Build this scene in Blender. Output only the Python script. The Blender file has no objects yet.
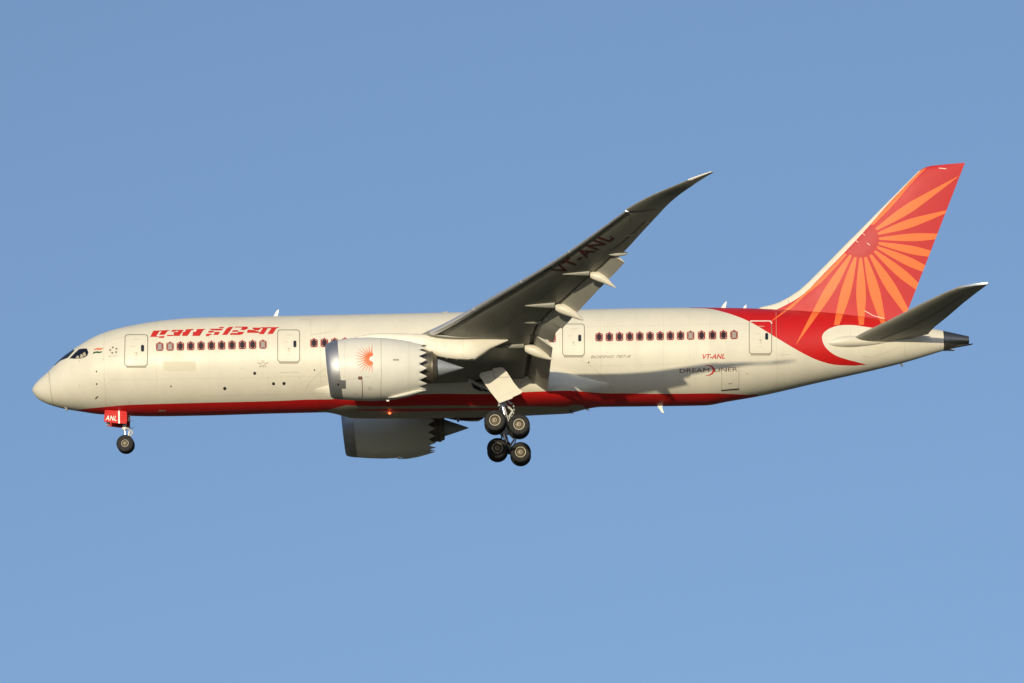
import bpy, bmesh, math, random
from math import sin, cos, tan, radians, pi, sqrt, atan2
from mathutils import Vector, Matrix
from mathutils.bvhtree import BVHTree
random.seed(7)
SC = bpy.context.scene
COL = SC.collection

# ------------------------------------------------------------------ camera
ALT = 50.6                                   # height of the aircraft's datum above the ground
W, H = 1024, 683
D, EL, YAW, ROLL, S = 255.0, radians(11.3), .002, radians(1.2), 16.7
TGT = Vector((28.7, 0, 1.1))
_b = Vector((sin(YAW)*cos(EL), -cos(YAW)*cos(EL), -sin(EL)))
CAM = TGT + D*_b
FW = -_b
_r0 = FW.cross(Vector((0, 0, 1))).normalized(); _u0 = _r0.cross(FW)
UP = _u0*cos(ROLL) + _r0*sin(ROLL); RT = _r0*cos(ROLL) - _u0*sin(ROLL)
cd = bpy.data.cameras.new("camera"); cam = bpy.data.objects.new("camera", cd); COL.objects.link(cam)
cd.sensor_width = 36; cd.lens = S*D/W*36; cd.clip_start = 1; cd.clip_end = 60000
_m = Matrix((RT, UP, _b)).transposed().to_4x4(); _m.translation = CAM + Vector((0, 0, ALT))
cam.matrix_world = _m
SC.camera = cam

# ------------------------------------------------------------------ sky and sun
SUN_D = Vector((.212, 1.0, -.172)).normalized()          # direction the sunlight travels
SUN_EL = math.asin(-SUN_D.z)
w = bpy.data.worlds.new("World"); SC.world = w; w.use_nodes = True
nt = w.node_tree; nt.nodes.clear()
wo = nt.nodes.new("ShaderNodeOutputWorld"); bg = nt.nodes.new("ShaderNodeBackground"); sky = nt.nodes.new("ShaderNodeTexSky")
sky.sky_type = 'NISHITA'; sky.sun_disc = False
sky.sun_elevation = SUN_EL
sky.sun_rotation = atan2(-SUN_D.x, -SUN_D.y)
sky.altitude = 200; sky.air_density = .55; sky.dust_density = .85; sky.ozone_density = 1.25
bg.inputs[1].default_value = .134
# a hazier, more even sky than clear air gives: elevation is compressed before the lookup
tcw = nt.nodes.new("ShaderNodeTexCoord"); mpw = nt.nodes.new("ShaderNodeMapping"); mpw.vector_type = 'POINT'
mpw.inputs['Scale'].default_value = (1, 1, .33); mpw.inputs['Location'].default_value = (0, 0, .178)
nrw = nt.nodes.new("ShaderNodeVectorMath"); nrw.operation = 'NORMALIZE'
nt.links.new(tcw.outputs['Generated'], mpw.inputs['Vector']); nt.links.new(mpw.outputs[0], nrw.inputs[0]); nt.links.new(nrw.outputs[0], sky.inputs[0])
nt.links.new(sky.outputs[0], bg.inputs[0]); nt.links.new(bg.outputs[0], wo.inputs[0])
ld = bpy.data.lights.new("sun", 'SUN'); ld.energy = 3.2; ld.angle = radians(.5); ld.color = (1, .885, .64)
lo = bpy.data.objects.new("sun", ld); COL.objects.link(lo)
lo.rotation_euler = SUN_D.to_track_quat('-Z', 'Y').to_euler(); lo.location = (0, -40, ALT+30)
vs = SC.view_settings
vs.view_transform = 'Standard'; vs.look = 'None'; vs.gamma = 1; vs.use_curve_mapping = False; vs.exposure = 0
SC.cycles.max_bounces = 6; SC.cycles.use_denoising = True

# ------------------------------------------------------------------ pixel <-> aircraft space (camera calibration)
def proj(P):
    d = Vector(P) - CAM; ww = d.dot(FW); k = S*D/ww
    return (W/2 + k*d.dot(RT), H/2 - k*d.dot(UP))
def pray(x, y): return (FW*S*D + RT*(x-W/2) - UP*(y-H/2))
def at(x, y, Y):
    d = pray(x, y); return CAM + d*((Y-CAM.y)/d.y)
def lerp(x, xs, ys):
    if x <= xs[0]: return ys[0]
    for i in range(1, len(xs)):
        if x <= xs[i]:
            t = (x-xs[i-1])/(xs[i]-xs[i-1]); return ys[i-1]+(ys[i]-ys[i-1])*t
    return ys[-1]
def pchip(xs, ys):
    n = len(xs); h = [xs[i+1]-xs[i] for i in range(n-1)]; dl = [(ys[i+1]-ys[i])/h[i] for i in range(n-1)]
    m = [dl[0]]+[0 if dl[i-1]*dl[i] <= 0 else 2*dl[i-1]*dl[i]/(dl[i-1]+dl[i]) for i in range(1, n-1)]+[dl[-1]]
    def f(x):
        x = min(max(x, xs[0]), xs[-1]); i = 0
        while i < n-2 and x > xs[i+1]: i += 1
        t = (x-xs[i])/h[i]
        return (2*t**3-3*t*t+1)*ys[i]+(t**3-2*t*t+t)*h[i]*m[i]+(-2*t**3+3*t*t)*ys[i+1]+(t**3-t*t)*h[i]*m[i+1]
    return f

# ------------------------------------------------------------------ materials
def mat(name, col, rough=.4, metal=0, coat=0, spec=.5, noise=0, nscale=3.0, stretch=None, emit=None, es=0, bump=0, dirt=None):
    m = bpy.data.materials.new(name); m.use_nodes = True
    n = m.node_tree; p = n.nodes['Principled BSDF']
    p.inputs['Roughness'].default_value = rough; p.inputs['Metallic'].default_value = metal
    p.inputs['Coat Weight'].default_value = coat; p.inputs['Coat Roughness'].default_value = .12
    p.inputs['Specular IOR Level'].default_value = spec
    p.inputs['Base Color'].default_value = (*col, 1)
    if emit: p.inputs['Emission Color'].default_value = (*emit, 1); p.inputs['Emission Strength'].default_value = es
    if noise:
        paint_noise(n, p, None, col, noise, nscale, stretch)
    return m
def paint_noise(n, p, src, col, amt, sc, stretch):
    tc = n.nodes.new('ShaderNodeTexCoord'); mp = n.nodes.new('ShaderNodeMapping')
    mp.inputs['Scale'].default_value = stretch or (1, 1, 1)
    nz = n.nodes.new('ShaderNodeTexNoise'); nz.inputs['Scale'].default_value = sc; nz.inputs['Detail'].default_value = 6; nz.inputs['Roughness'].default_value = .6
    n.links.new(tc.outputs['Object'], mp.inputs[0]); n.links.new(mp.outputs[0], nz.inputs['Vector'])
    mr = n.nodes.new('ShaderNodeMapRange'); mr.inputs[1].default_value = .3; mr.inputs[2].default_value = .7
    mr.inputs[3].default_value = 1-amt; mr.inputs[4].default_value = 1+amt*.35
    n.links.new(nz.outputs[0], mr.inputs[0])
    mx = n.nodes.new('ShaderNodeMix'); mx.data_type = 'RGBA'; mx.blend_type = 'MULTIPLY'; mx.inputs[0].default_value = 1
    if src is None: mx.inputs[6].default_value = (*col, 1)
    else: n.links.new(src, mx.inputs[6])
    n.links.new(mr.outputs[0], mx.inputs[7]); n.links.new(mx.outputs[2], p.inputs['Base Color'])
    # slightly uneven gloss
    r0 = p.inputs['Roughness'].default_value
    m2 = n.nodes.new('ShaderNodeMapRange'); m2.inputs[1].default_value = .3; m2.inputs[2].default_value = .7
    m2.inputs[3].default_value = r0+.07; m2.inputs[4].default_value = r0-.05
    n.links.new(nz.outputs[0], m2.inputs[0]); n.links.new(m2.outputs[0], p.inputs['Roughness'])

CREAM = (.76, .715, .59)
RED = (.60, .012, .012)
M = {}
M['cream'] = mat('cream_paint', CREAM, .38, spec=.4, noise=.05, nscale=1.2, stretch=(1, 1, .5))
M['nacelle'] = mat('nacelle_paint', (.76, .735, .65), .45, spec=.4, noise=.05, nscale=1.5)
M['fairing'] = mat('fairing_paint', (.76, .715, .60), .4, noise=.06, nscale=2)
M['wing'] = mat('wing_grey_paint', (.29, .285, .245), .45, noise=.10, nscale=1.6, stretch=(1, .35, 1))
M['flapgrey'] = mat('flap_grey_paint', (.42, .405, .35), .45, noise=.08, nscale=2)
M['stab'] = mat('tailplane_grey_paint', (.36, .35, .30), .45, noise=.08, nscale=1.6, stretch=(1, .35, 1))
M['slat'] = mat('slat_metal', (.66, .67, .70), .3, metal=.6, noise=.06, nscale=3)
M['lip'] = mat('inlet_metal', (.50, .50, .52), .5, metal=.85, noise=.08, nscale=2)
M['core'] = mat('heat_stained_metal', (.21, .18, .14), .45, metal=.7, noise=.3, nscale=4)
M['cone'] = mat('exhaust_cone_metal', (.40, .43, .47), .5, metal=.4, noise=.12, nscale=4)
M['apu'] = mat('apu_metal', (.30, .28, .25), .3, metal=.9, noise=.3, nscale=3, stretch=(2, 1, 1))
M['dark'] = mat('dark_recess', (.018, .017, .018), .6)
M['line'] = mat('panel_line', (.40, .365, .28), .6)
M['sline'] = mat('seam', (.60, .55, .42), .5)
M['gline'] = mat('door_seam', (.20, .185, .15), .6)
M['wline'] = mat('pale_seam', (.85, .70, .62), .5)
M['glass'] = mat('window_glass', (.012, .014, .022), .08, spec=.6)
M['cabin'] = mat('cabin_glass', (.035, .02, .025), .25, spec=.35)
M['shade'] = mat('window_shade', (.36, .31, .28), .5)
M['wred'] = mat('window_frame_red', (.38, .05, .045), .5, spec=.3)
M['wpink'] = mat('window_frame_inner', (.19, .075, .07), .5, spec=.3)
M['letter'] = mat('letter_red', (.60, .03, .022), .4)
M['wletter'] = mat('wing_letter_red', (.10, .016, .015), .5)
M['grey'] = mat('letter_grey', (.36, .33, .26), .5)
M['dgrey'] = mat('letter_dark', (.14, .06, .05), .5)
M['orange'] = mat('orange_paint', (.95, .19, .05), .45, spec=.35)
M['norange'] = mat('nacelle_orange', (.74, .165, .055), .5, spec=.3)
M['finred'] = mat('fin_red_paint', (.53, .040, .042), .42, noise=.04, nscale=1)
M['disc'] = mat('fin_disc_red', (.50, .034, .038), .45, spec=.35)
M['frontred'] = mat('red_paint', RED, .5, spec=.15, noise=.05, nscale=2)
M['white'] = mat('white_paint', (.85, .82, .74), .4)
M['strut'] = mat('gear_strut_paint', (.62, .62, .58), .35, noise=.15, nscale=5)
M['chrome'] = mat('oleo_chrome', (.7, .72, .75), .12, metal=1)
M['steel'] = mat('dark_steel', (.06, .06, .065), .45, metal=.5)
M['tyre'] = mat('tyre_rubber', (.013, .013, .013), .75, noise=.3, nscale=6)
M['rim'] = mat('wheel_rim', (.52, .47, .37), .45, metal=.2, noise=.15, nscale=9)
M['hub'] = mat('brake_hub', (.15, .12, .08), .5, metal=.4, noise=.3, nscale=12)
M['green'] = mat('flag_green', (.02, .10, .03), .5)
M['saffron'] = mat('flag_saffron', (.72, .17, .06), .5)
M['dirty'] = mat('repainted_panel', (.68, .63, .48), .5, spec=.3)
M['beacon'] = mat('beacon_glow', (.9, .1, .03), .3, emit=(1, .12, .03), es=4)
M['pilot'] = mat('seat_beige', (.45, .40, .30), .8)

# ------------------------------------------------------------------ mesh helpers
class MB:
    def __init__(s, mats):
        s.v = []; s.f = []; s.m = []; s.mats = list(mats); s.sm = []
    def mi(s, name):
        if name not in s.mats: s.mats.append(name)
        return s.mats.index(name)
    def face(s, idx, m, smooth=True): s.f.append(tuple(idx)); s.m.append(s.mi(m)); s.sm.append(smooth)
    def loft(s, rings, m, cap0=True, cap1=True, closed=True, flip=False, capm=None):
        n = len(rings[0]); b = len(s.v)
        for r in rings: s.v += [tuple(p) for p in r]
        for i in range(len(rings)-1):
            for j in range(n if closed else n-1):
                k = (j+1) % n
                q = [b+i*n+j, b+i*n+k, b+(i+1)*n+k, b+(i+1)*n+j]
                s.face(q[::-1] if flip else q, m)
        if cap0: q = [b+j for j in range(n)]; s.face(q if flip else q[::-1], capm or m, False)
        if cap1: q = [b+(len(rings)-1)*n+j for j in range(n)]; s.face(q[::-1] if flip else q, capm or m, False)
    def tube(s, p0, p1, r0, r1, m, n=14):
        p0 = Vector(p0); p1 = Vector(p1); d = (p1-p0).normalized()
        a = d.cross(Vector((0, 0, 1)) if abs(d.z) < .9 else Vector((1, 0, 0))).normalized(); b = d.cross(a)
        s.loft([[p+a*r*cos(2*pi*i/n)+b*r*sin(2*pi*i/n) for i in range(n)] for p, r in ((p0, r0), (p1, r1))], m)
    def lathe_y(s, c, prof, m, n=48):      # profile of (y offset, radius[, material]) round the Y axis
        for i in range(len(prof)-1):
            (y0, r0), (y1, r1) = prof[i][:2], prof[i+1][:2]; mm = prof[i+1][2] if len(prof[i+1]) > 2 else m
            s.loft([[(c[0]+r*cos(2*pi*k/n), c[1]+y, c[2]+r*sin(2*pi*k/n)) for k in range(n)] for y, r in ((y0, r0), (y1, r1))], mm, False, False)
    def prism(s, pts, off, m, m2=None):     # polygon of 3D points extruded by vector off
        b = len(s.v); n = len(pts); off = Vector(off)
        s.v += [tuple(Vector(p)) for p in pts] + [tuple(Vector(p)+off) for p in pts]
        s.face([b+i for i in range(n)], m, False); s.face([b+n+i for i in range(n)][::-1], m2 or m, False)
        for i in range(n): k = (i+1) % n; s.face([b+i, b+n+i, b+n+k, b+k], m2 or m, False)
    def build(s, name, parent, sharp=35, weld=True):
        me = bpy.data.meshes.new(name); me.from_pydata(s.v, [], s.f)
        for x in s.mats: me.materials.append(M[x])
        me.polygons.foreach_set('material_index', s.m); me.polygons.foreach_set('use_smooth', s.sm)
        if weld:
            bm = bmesh.new(); bm.from_mesh(me); bmesh.ops.remove_doubles(bm, verts=bm.verts, dist=1e-4)
            bmesh.ops.recalc_face_normals(bm, faces=bm.faces); bm.to_mesh(me); bm.free()
        me.update()
        if sharp: me.set_sharp_from_angle(angle=radians(sharp))
        o = bpy.data.objects.new(name, me); COL.objects.link(o); o.parent = parent
        return o
def merge_into(host, mb):
    me = host.data; bm = bmesh.new(); bm.from_mesh(me)
    names = [m.name for m in me.materials]; mp = {}
    for i, x in enumerate(mb.mats):
        if M[x].name not in names: me.materials.append(M[x]); names.append(M[x].name)
        mp[i] = names.index(M[x].name)
    vv = [bm.verts.new(p) for p in mb.v]
    for f, mi in zip(mb.f, mb.m):
        try: g = bm.faces.new([vv[i] for i in f]); g.material_index = mp[mi]; g.smooth = True
        except ValueError: pass
    for v in vv:
        if not v.link_faces: bm.verts.remove(v)
    bm.to_mesh(me); bm.free(); me.update()
def bvh_of(*objs):
    vs_, fs = [], []
    for o in objs:
        b = len(vs_); vs_ += [v.co.copy() for v in o.data.vertices]; fs += [[b+i for i in p.vertices] for p in o.data.polygons]
    return BVHTree.FromPolygons(vs_, fs)
def hit(bvh, x, y, off=0.0):
    d = pray(x, y).normalized(); loc, no, i, dist = bvh.ray_cast(CAM, d)
    if loc is None: return None
    if no.dot(d) > 0: no = -no
    return loc + no*off
def flat_tris(polys, step):
    """2D polygons (or (verts, faces)) cut into small triangles"""
    bm = bmesh.new()
    for P in polys:
        if isinstance(P, tuple):
            vv = [bm.verts.new((x, y, 0)) for x, y in P[0]]
            for f in P[1]:
                try: bm.faces.new([vv[i] for i in f])
                except ValueError: pass
        else:
            bm.faces.new([bm.verts.new((x, y, 0)) for x, y in P])
    bmesh.ops.triangulate(bm, faces=bm.faces)
    for _ in range(8):
        es = [e for e in bm.edges if e.calc_length() > step]
        if not es: break
        bmesh.ops.subdivide_edges(bm, edges=es, cuts=1); bmesh.ops.triangulate(bm, faces=bm.faces)
    bm.verts.index_update()
    v = [(q.co.x, q.co.y) for q in bm.verts]; f = [[q.index for q in g.verts] for g in bm.faces]
    bm.free(); return v, f
def decal(mb, polys, bvh, m, off=.008, step=2.5):
    v, f = flat_tris(polys, step); b = len(mb.v); idx = {}
    for i, (x, y) in enumerate(v):
        p = hit(bvh, x, y, off)
        if p is not None: idx[i] = len(mb.v); mb.v.append(tuple(p))
    for g in f:
        if all(i in idx for i in g):
            q = [idx[i] for i in g]
            a, c, d_ = (Vector(mb.v[k]) for k in q)
            if max((a-c).length, (c-d_).length, (a-d_).length) < 2.5: mb.face(q, m)
def strip(pts, wd):
    out = []
    for (x0, y0), (x1, y1) in zip(pts, pts[1:]):
        L = math.hypot(x1-x0, y1-y0) or 1; nx, ny = -(y1-y0)/L*wd/2, (x1-x0)/L*wd/2; ex, ey = (x1-x0)/L*wd*.25, (y1-y0)/L*wd*.25
        out.append([(x0-ex+nx, y0-ey+ny), (x1+ex+nx, y1+ey+ny), (x1+ex-nx, y1+ey-ny), (x0-ex-nx, y0-ey-ny)])
    return out
def circle(cx, cy, rx, ry=None, n=16): return [(cx+rx*cos(2*pi*i/n), cy+(ry or rx)*sin(2*pi*i/n)) for i in range(n)]
def rrect(cx, cy, hw, hh, r, sk=0, n=4):
    out = []
    for sx, sy, a0 in ((1, 1, 0), (-1, 1, 90), (-1, -1, 180), (1, -1, 270)):
        for i in range(n+1):
            a = radians(a0+90*i/n); out.append((cx+sx*(hw-r)+r*cos(a), cy+sy*(hh-r)+r*sin(a)))
    return [(x+sk*(y-cy), y) for x, y in out]
def ring(outer, inner): return [[outer[i], outer[(i+1) % len(outer)], inner[(i+1) % len(outer)], inner[i]] for i in range(len(outer))]
def text_shape(txt, bold=0.0, shear=0.0, spacing=1.0):
    cu = bpy.data.curves.new('t', 'FONT'); cu.body = txt; cu.offset = bold; cu.shear = shear; cu.resolution_u = 3; cu.space_character = spacing
    o = bpy.data.objects.new('t', cu); COL.objects.link(o)
    dg = bpy.context.evaluated_depsgraph_get(); me = bpy.data.meshes.new_from_object(o.evaluated_get(dg))
    v = [(q.co.x, q.co.y) for q in me.vertices]; f = [list(p.vertices) for p in me.polygons]
    bpy.data.objects.remove(o); bpy.data.curves.remove(cu); bpy.data.meshes.remove(me)
    x0 = min(p[0] for p in v); x1 = max(p[0] for p in v); y0 = min(p[1] for p in v); y1 = max(p[1] for p in v)
    return [((x-x0)/(x1-x0), (y-y0)/(y1-y0)) for x, y in v], f
def text_px(txt, P0, U, V, **k):            # P0 lower-left, U reading vector, V up vector in pixels
    v, f = text_shape(txt, **k)
    return ([(P0[0]+a*U[0]+b*V[0], P0[1]+a*U[1]+b*V[1]) for a, b in v], f)

# ------------------------------------------------------------------ root
plane = bpy.data.objects.new('airliner', None); COL.objects.link(plane); plane.location = (0, 0, ALT)
plane['label'] = "cream and red twin-engine airliner flying low with its landing gear and flaps down"
plane['category'] = "airliner"
def dup_mirror(o, parent, dz=0, dx=0, wingbend=False):            # the same part on the far side (mesh mirrored in Y)
    me = o.data.copy() if o.data else None
    c = o.copy(); c.data = me
    if me:
        for v in me.vertices: v.co.y = -v.co.y; v.co.z += dz + (.035*max(0, v.co.y-8) if wingbend else 0); v.co.x += dx
        me.flip_normals()
    c.parent = parent; COL.objects.link(c); return c
def part(name, parent=None):
    o = bpy.data.objects.new(name, None); COL.objects.link(o); o.parent = parent or plane; return o

# ------------------------------------------------------------------ fuselage
TOP = [(32.4, 390), (33.2, 387.2), (35, 384.4), (38.4, 380.6), (47.8, 372.3), (54, 366), (61.5, 358.4), (69, 352.7), (76, 347.9), (86.5, 341.4), (96.5, 336), (109, 331.2), (124, 327.1), (136.5, 324.6), (151.5, 322), (165, 320.2), (177.5, 319), (190, 318), (215, 317.1), (240, 316.8), (267.5, 316.2), (367.5, 314.1), (440, 312.6), (590, 309.2), (660, 307.8), (700, 307.5), (740, 308), (785, 309.8), (810, 311.3), (835, 313.1), (860, 316.2), (885, 319.4), (910, 324), (929, 328.0), (943, 330.6), (969, 336.3)]
BOT = [(32.4, 390), (33.2, 392.6), (36.5, 397.5), (44, 402.5), (54, 406.3), (66.5, 409.4), (79, 411.4), (99, 414.3), (131.5, 416.0), (151.5, 416.4), (200, 415.7), (280, 413.4), (440, 410.2), (590, 407.1), (650, 406.4), (704.5, 405.5), (726, 401.8), (760, 395.9), (817, 382.9), (876, 369.6), (905, 362.3), (943, 350.8), (969, 343.8)]
su = lambda x: sqrt(max(x-32.4, 0))
ftop = pchip([su(p[0]) for p in TOP], [p[1] for p in TOP]); fbot = pchip([su(p[0]) for p in BOT], [p[1] for p in BOT])
def kw(px): return lerp(px, [32, 150, 600, 700, 867, 943, 970], [1.0, .975, .975, .97, .90, .92, .98])
def fstation(px):
    t, b = ftop(su(px)), fbot(su(px)); c = at(px, (t+b)/2, 0); sc = S*D/(c-CAM).dot(FW)
    k = kw(px); bb = (b-t)/2/sc/sqrt(cos(EL)**2+(k*sin(EL))**2)
    return c.x, c.z, k*bb, bb
xsp = [32.4+ (i/46)**2*118 for i in range(47)] + [150+i*(819-28)/158 for i in range(1, 160)]
xsp = [x for x in xsp if x < 942.9]+[943.0]
ST = [fstation(x) for x in xsp]
def frings(sts, n=144): return [[(X, -a*cos(2*pi*i/n), zc+b*sin(2*pi*i/n)) for i in range(n)] for X, zc, a, b in sts]
fcurve = {}
def fus_pt(X, th, off=0.0):                 # near side: th = 0 at mid height, 90 deg on top
    xs = [s[0] for s in ST]
    zc, a, b = (lerp(X, xs, [s[i] for s in ST]) for i in (1, 2, 3)); th = radians(th)
    nrm = Vector((0, -cos(th)/max(a, .05), sin(th)/max(b, .05))).normalized()
    return Vector((X, -a*cos(th), zc+b*sin(th)))+nrm*off
fm = MB(['livery'])
ST[0] = (ST[0][0], ST[0][1], .01, .01)
M['livery'] = M['cream']                    # replaced below once the paint lines are known
fm.loft(frings(ST), 'livery')
fus = fm.build('fuselage', plane)
# the wing to body fairing
FB = [(296, 411), (310, 412.6), (327, 414.0), (341, 415.8), (370, 416.4), (430, 416.3), (455, 416.0), (480, 415.5), (505, 414.6), (534, 413.2), (571, 411.2), (600, 408.2), (622, 405.6)]
fbt = pchip([p[0] for p in FB], [p[1] for p in FB])
def fsec(px):
    X, zc, a, b = fstation(px); c = at(px, fbt(px), 0)
    g = min(1, max(0, (px-306)/72))*min(1, max(0, (622-px)/90)); g = g*g*(3-2*g)
    zb = c.z + .06                                     # lowest line
    zt = zc - 1.9 + 1.55*g
    aw = lerp(g, [0, .5, 1], [a*.85, a*.97, a+.22])
    zm = (zt+zb)/2; hh = (zt-zb)/2; e = 2/2.7
    n = 96
    out = []
    for t in (2*pi*i/n for i in range(n)):
        y, z = -aw*math.copysign(abs(cos(t))**e, cos(t)), zm+hh*math.copysign(abs(sin(t))**e, sin(t))
        q = .985/max(.2, math.hypot(y/a, (z-zc)/b)); y2, z2 = y*q, zc+(z-zc)*q
        g2 = min(1, g*1.6); out.append((X, y2+(y-y2)*g2, z2+(z-z2)*g2))
    return out
bf = MB(['livery']); bf.loft([fsec(296+i*4.075) for i in range(81)], 'livery')
belly = bf.build('belly_fairing', plane)
BF = bvh_of(fus); BFB = bvh_of(fus, belly)

# ---- livery: paint lines as curves z(x) on the hull
def xz(px, py, bvh=None):
    p = hit(bvh or BFB, px, py)
    if p is None: p = at(px, py, -.5)
    return p.x, p.z
def curve_nodes(n, xsock, pts):
    pts = sorted(pts); x0, x1 = pts[0][0], pts[-1][0]; z0, z1 = min(p[1] for p in pts)-.05, max(p[1] for p in pts)+.05
    mr = n.nodes.new('ShaderNodeMapRange'); mr.inputs[1].default_value = x0; mr.inputs[2].default_value = x1
    n.links.new(xsock, mr.inputs[0])
    fc = n.nodes.new('ShaderNodeFloatCurve'); c = fc.mapping.curves[0]
    q = [((x-x0)/(x1-x0), (z-z0)/(z1-z0)) for x, z in pts]
    c.points[0].location = q[0]; c.points[1].location = q[-1]
    for a in q[1:-1]: c.points.new(*a)
    for p in c.points: p.handle_type = 'AUTO_CLAMPED'
    fc.mapping.update(); n.links.new(mr.outputs[0], fc.inputs['Value'])
    m2 = n.nodes.new('ShaderNodeMapRange'); m2.inputs[3].default_value = z0; m2.inputs[4].default_value = z1; m2.clamp = False
    n.links.new(fc.outputs[0], m2.inputs[0]); return m2.outputs[0]
def mth(n, op, a, b=None):
    q = n.nodes.new('ShaderNodeMath'); q.operation = op
    for i, s in enumerate((a, b)):
        if s is None: continue
        if isinstance(s, (int, float)): q.inputs[i].default_value = s
        else: n.links.new(s, q.inputs[i])
    return q.outputs[0]
lv = bpy.data.materials.new('livery_paint'); lv.use_nodes = True; n = lv.node_tree; p = n.nodes['Principled BSDF']
p.inputs['Roughness'].default_value = .42; p.inputs['Specular IOR Level'].default_value = .42
tc = n.nodes.new('ShaderNodeTexCoord'); sx = n.nodes.new('ShaderNodeSeparateXYZ'); n.links.new(tc.outputs['Object'], sx.inputs[0])
X_, Z_ = sx.outputs[0], sx.outputs[2]
BELLY = [(77.8, 410.6), (94, 408), (111.5, 406.3), (127.8, 405), (151.5, 404.2), (215, 402.5), (280, 400.9), (310, 399.6), (340, 398), (380, 395.6), (430, 394), (490, 394), (530, 391.9), (585, 391.8), (618, 393.4), (657, 393.8), (704.5, 393.4), (726, 393.8), (747.5, 395.1), (757, 396.6)]
bp = [xz(*q) for q in BELLY]
bp = [(bp[0][0]-1.0, bp[0][1]-.9)] + bp + [(bp[-1][0]+1.0, bp[-1][1]-.7)]
zb = curve_nodes(n, X_, bp)
m_belly = mth(n, 'MULTIPLY', mth(n, 'LESS_THAN', Z_, zb), mth(n, 'MULTIPLY', mth(n, 'GREATER_THAN', X_, bp[0][0]), mth(n, 'LESS_THAN', X_, bp[-1][0])))
# grey keel below the fairing's red band; upper strip paints in a reflection
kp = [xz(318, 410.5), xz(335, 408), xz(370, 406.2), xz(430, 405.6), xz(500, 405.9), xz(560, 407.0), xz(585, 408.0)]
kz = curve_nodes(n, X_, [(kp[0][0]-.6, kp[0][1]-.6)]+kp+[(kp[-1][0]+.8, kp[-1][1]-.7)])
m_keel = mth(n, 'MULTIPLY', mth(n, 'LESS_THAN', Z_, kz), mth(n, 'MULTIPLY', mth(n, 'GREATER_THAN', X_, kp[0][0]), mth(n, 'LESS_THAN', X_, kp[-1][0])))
F1 = [(707.5, 308.6), (722.5, 311.7), (735, 315.6), (748.8, 321.3), (760, 327.6), (772.5, 335.3), (787.5, 344.4), (795, 348.8), (807.5, 355.6), (820, 361), (835, 364.8), (850, 365.6), (866, 364.8)]
f1p = [xz(*q) for q in F1]; f1p = [(f1p[0][0]-1.1, f1p[0][1]+.12)]+f1p
z1 = curve_nodes(n, X_, f1p)
F3 = [(822, 337.6), (822.6, 341.3), (826.3, 348.1), (835, 355), (847.5, 359.6), (857.5, 362.2), (866, 364.6)]
F2 = [(822, 337.4), (822.6, 334.8), (826.3, 330.6), (832.5, 327.3), (840, 325.4), (850, 325), (866, 326.9), (885, 330), (906, 334)]
z3 = curve_nodes(n, X_, [xz(*q) for q in F3]); z2 = curve_nodes(n, X_, [xz(*q) for q in F2])
x822, x866, x906 = xz(822, 337.5)[0], xz(866, 364.7)[0], xz(906, 334)[0]
above1 = mth(n, 'GREATER_THAN', Z_, z1)
in_patch_x = mth(n, 'GREATER_THAN', X_, x822)
below2 = mth(n, 'LESS_THAN', Z_, z2)
above3 = mth(n, 'MAXIMUM', mth(n, 'GREATER_THAN', Z_, z3), mth(n, 'GREATER_THAN', X_, x866))
patch = mth(n, 'MULTIPLY', in_patch_x, mth(n, 'MULTIPLY', below2, above3))
tail = mth(n, 'MULTIPLY', above1, mth(n, 'SUBTRACT', 1.0, patch))
tail = mth(n, 'MULTIPLY', tail, mth(n, 'MULTIPLY', mth(n, 'LESS_THAN', X_, x906), mth(n, 'GREATER_THAN', X_, f1p[0][0])))
keepx = mth(n, 'MAXIMUM', mth(n, 'LESS_THAN', X_, x866), mth(n, 'SUBTRACT', 1.0, below2))
tail = mth(n, 'MULTIPLY', tail, keepx)
redm = mth(n, 'MAXIMUM', m_belly, tail)
mixc = n.nodes.new('ShaderNodeMix'); mixc.data_type = 'RGBA'; mixc.inputs[6].default_value = (*CREAM, 1); mixc.inputs[7].default_value = (*RED, 1)
n.links.new(redm, mixc.inputs[0])
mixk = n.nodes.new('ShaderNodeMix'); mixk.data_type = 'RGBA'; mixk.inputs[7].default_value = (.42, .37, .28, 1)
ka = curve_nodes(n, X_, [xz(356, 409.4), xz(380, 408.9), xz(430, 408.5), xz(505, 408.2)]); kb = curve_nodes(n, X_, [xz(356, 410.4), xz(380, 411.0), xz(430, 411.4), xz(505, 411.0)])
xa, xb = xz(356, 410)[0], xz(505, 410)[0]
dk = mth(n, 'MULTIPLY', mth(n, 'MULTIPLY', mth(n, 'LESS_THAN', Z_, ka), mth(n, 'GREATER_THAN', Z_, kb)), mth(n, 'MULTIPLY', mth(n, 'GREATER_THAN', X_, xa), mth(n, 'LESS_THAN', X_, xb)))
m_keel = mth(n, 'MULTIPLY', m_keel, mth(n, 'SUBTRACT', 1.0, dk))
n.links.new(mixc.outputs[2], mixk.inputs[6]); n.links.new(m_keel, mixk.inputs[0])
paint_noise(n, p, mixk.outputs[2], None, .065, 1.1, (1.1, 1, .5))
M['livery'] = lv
for o in (fus, belly): o.data.materials[0] = lv

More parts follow.
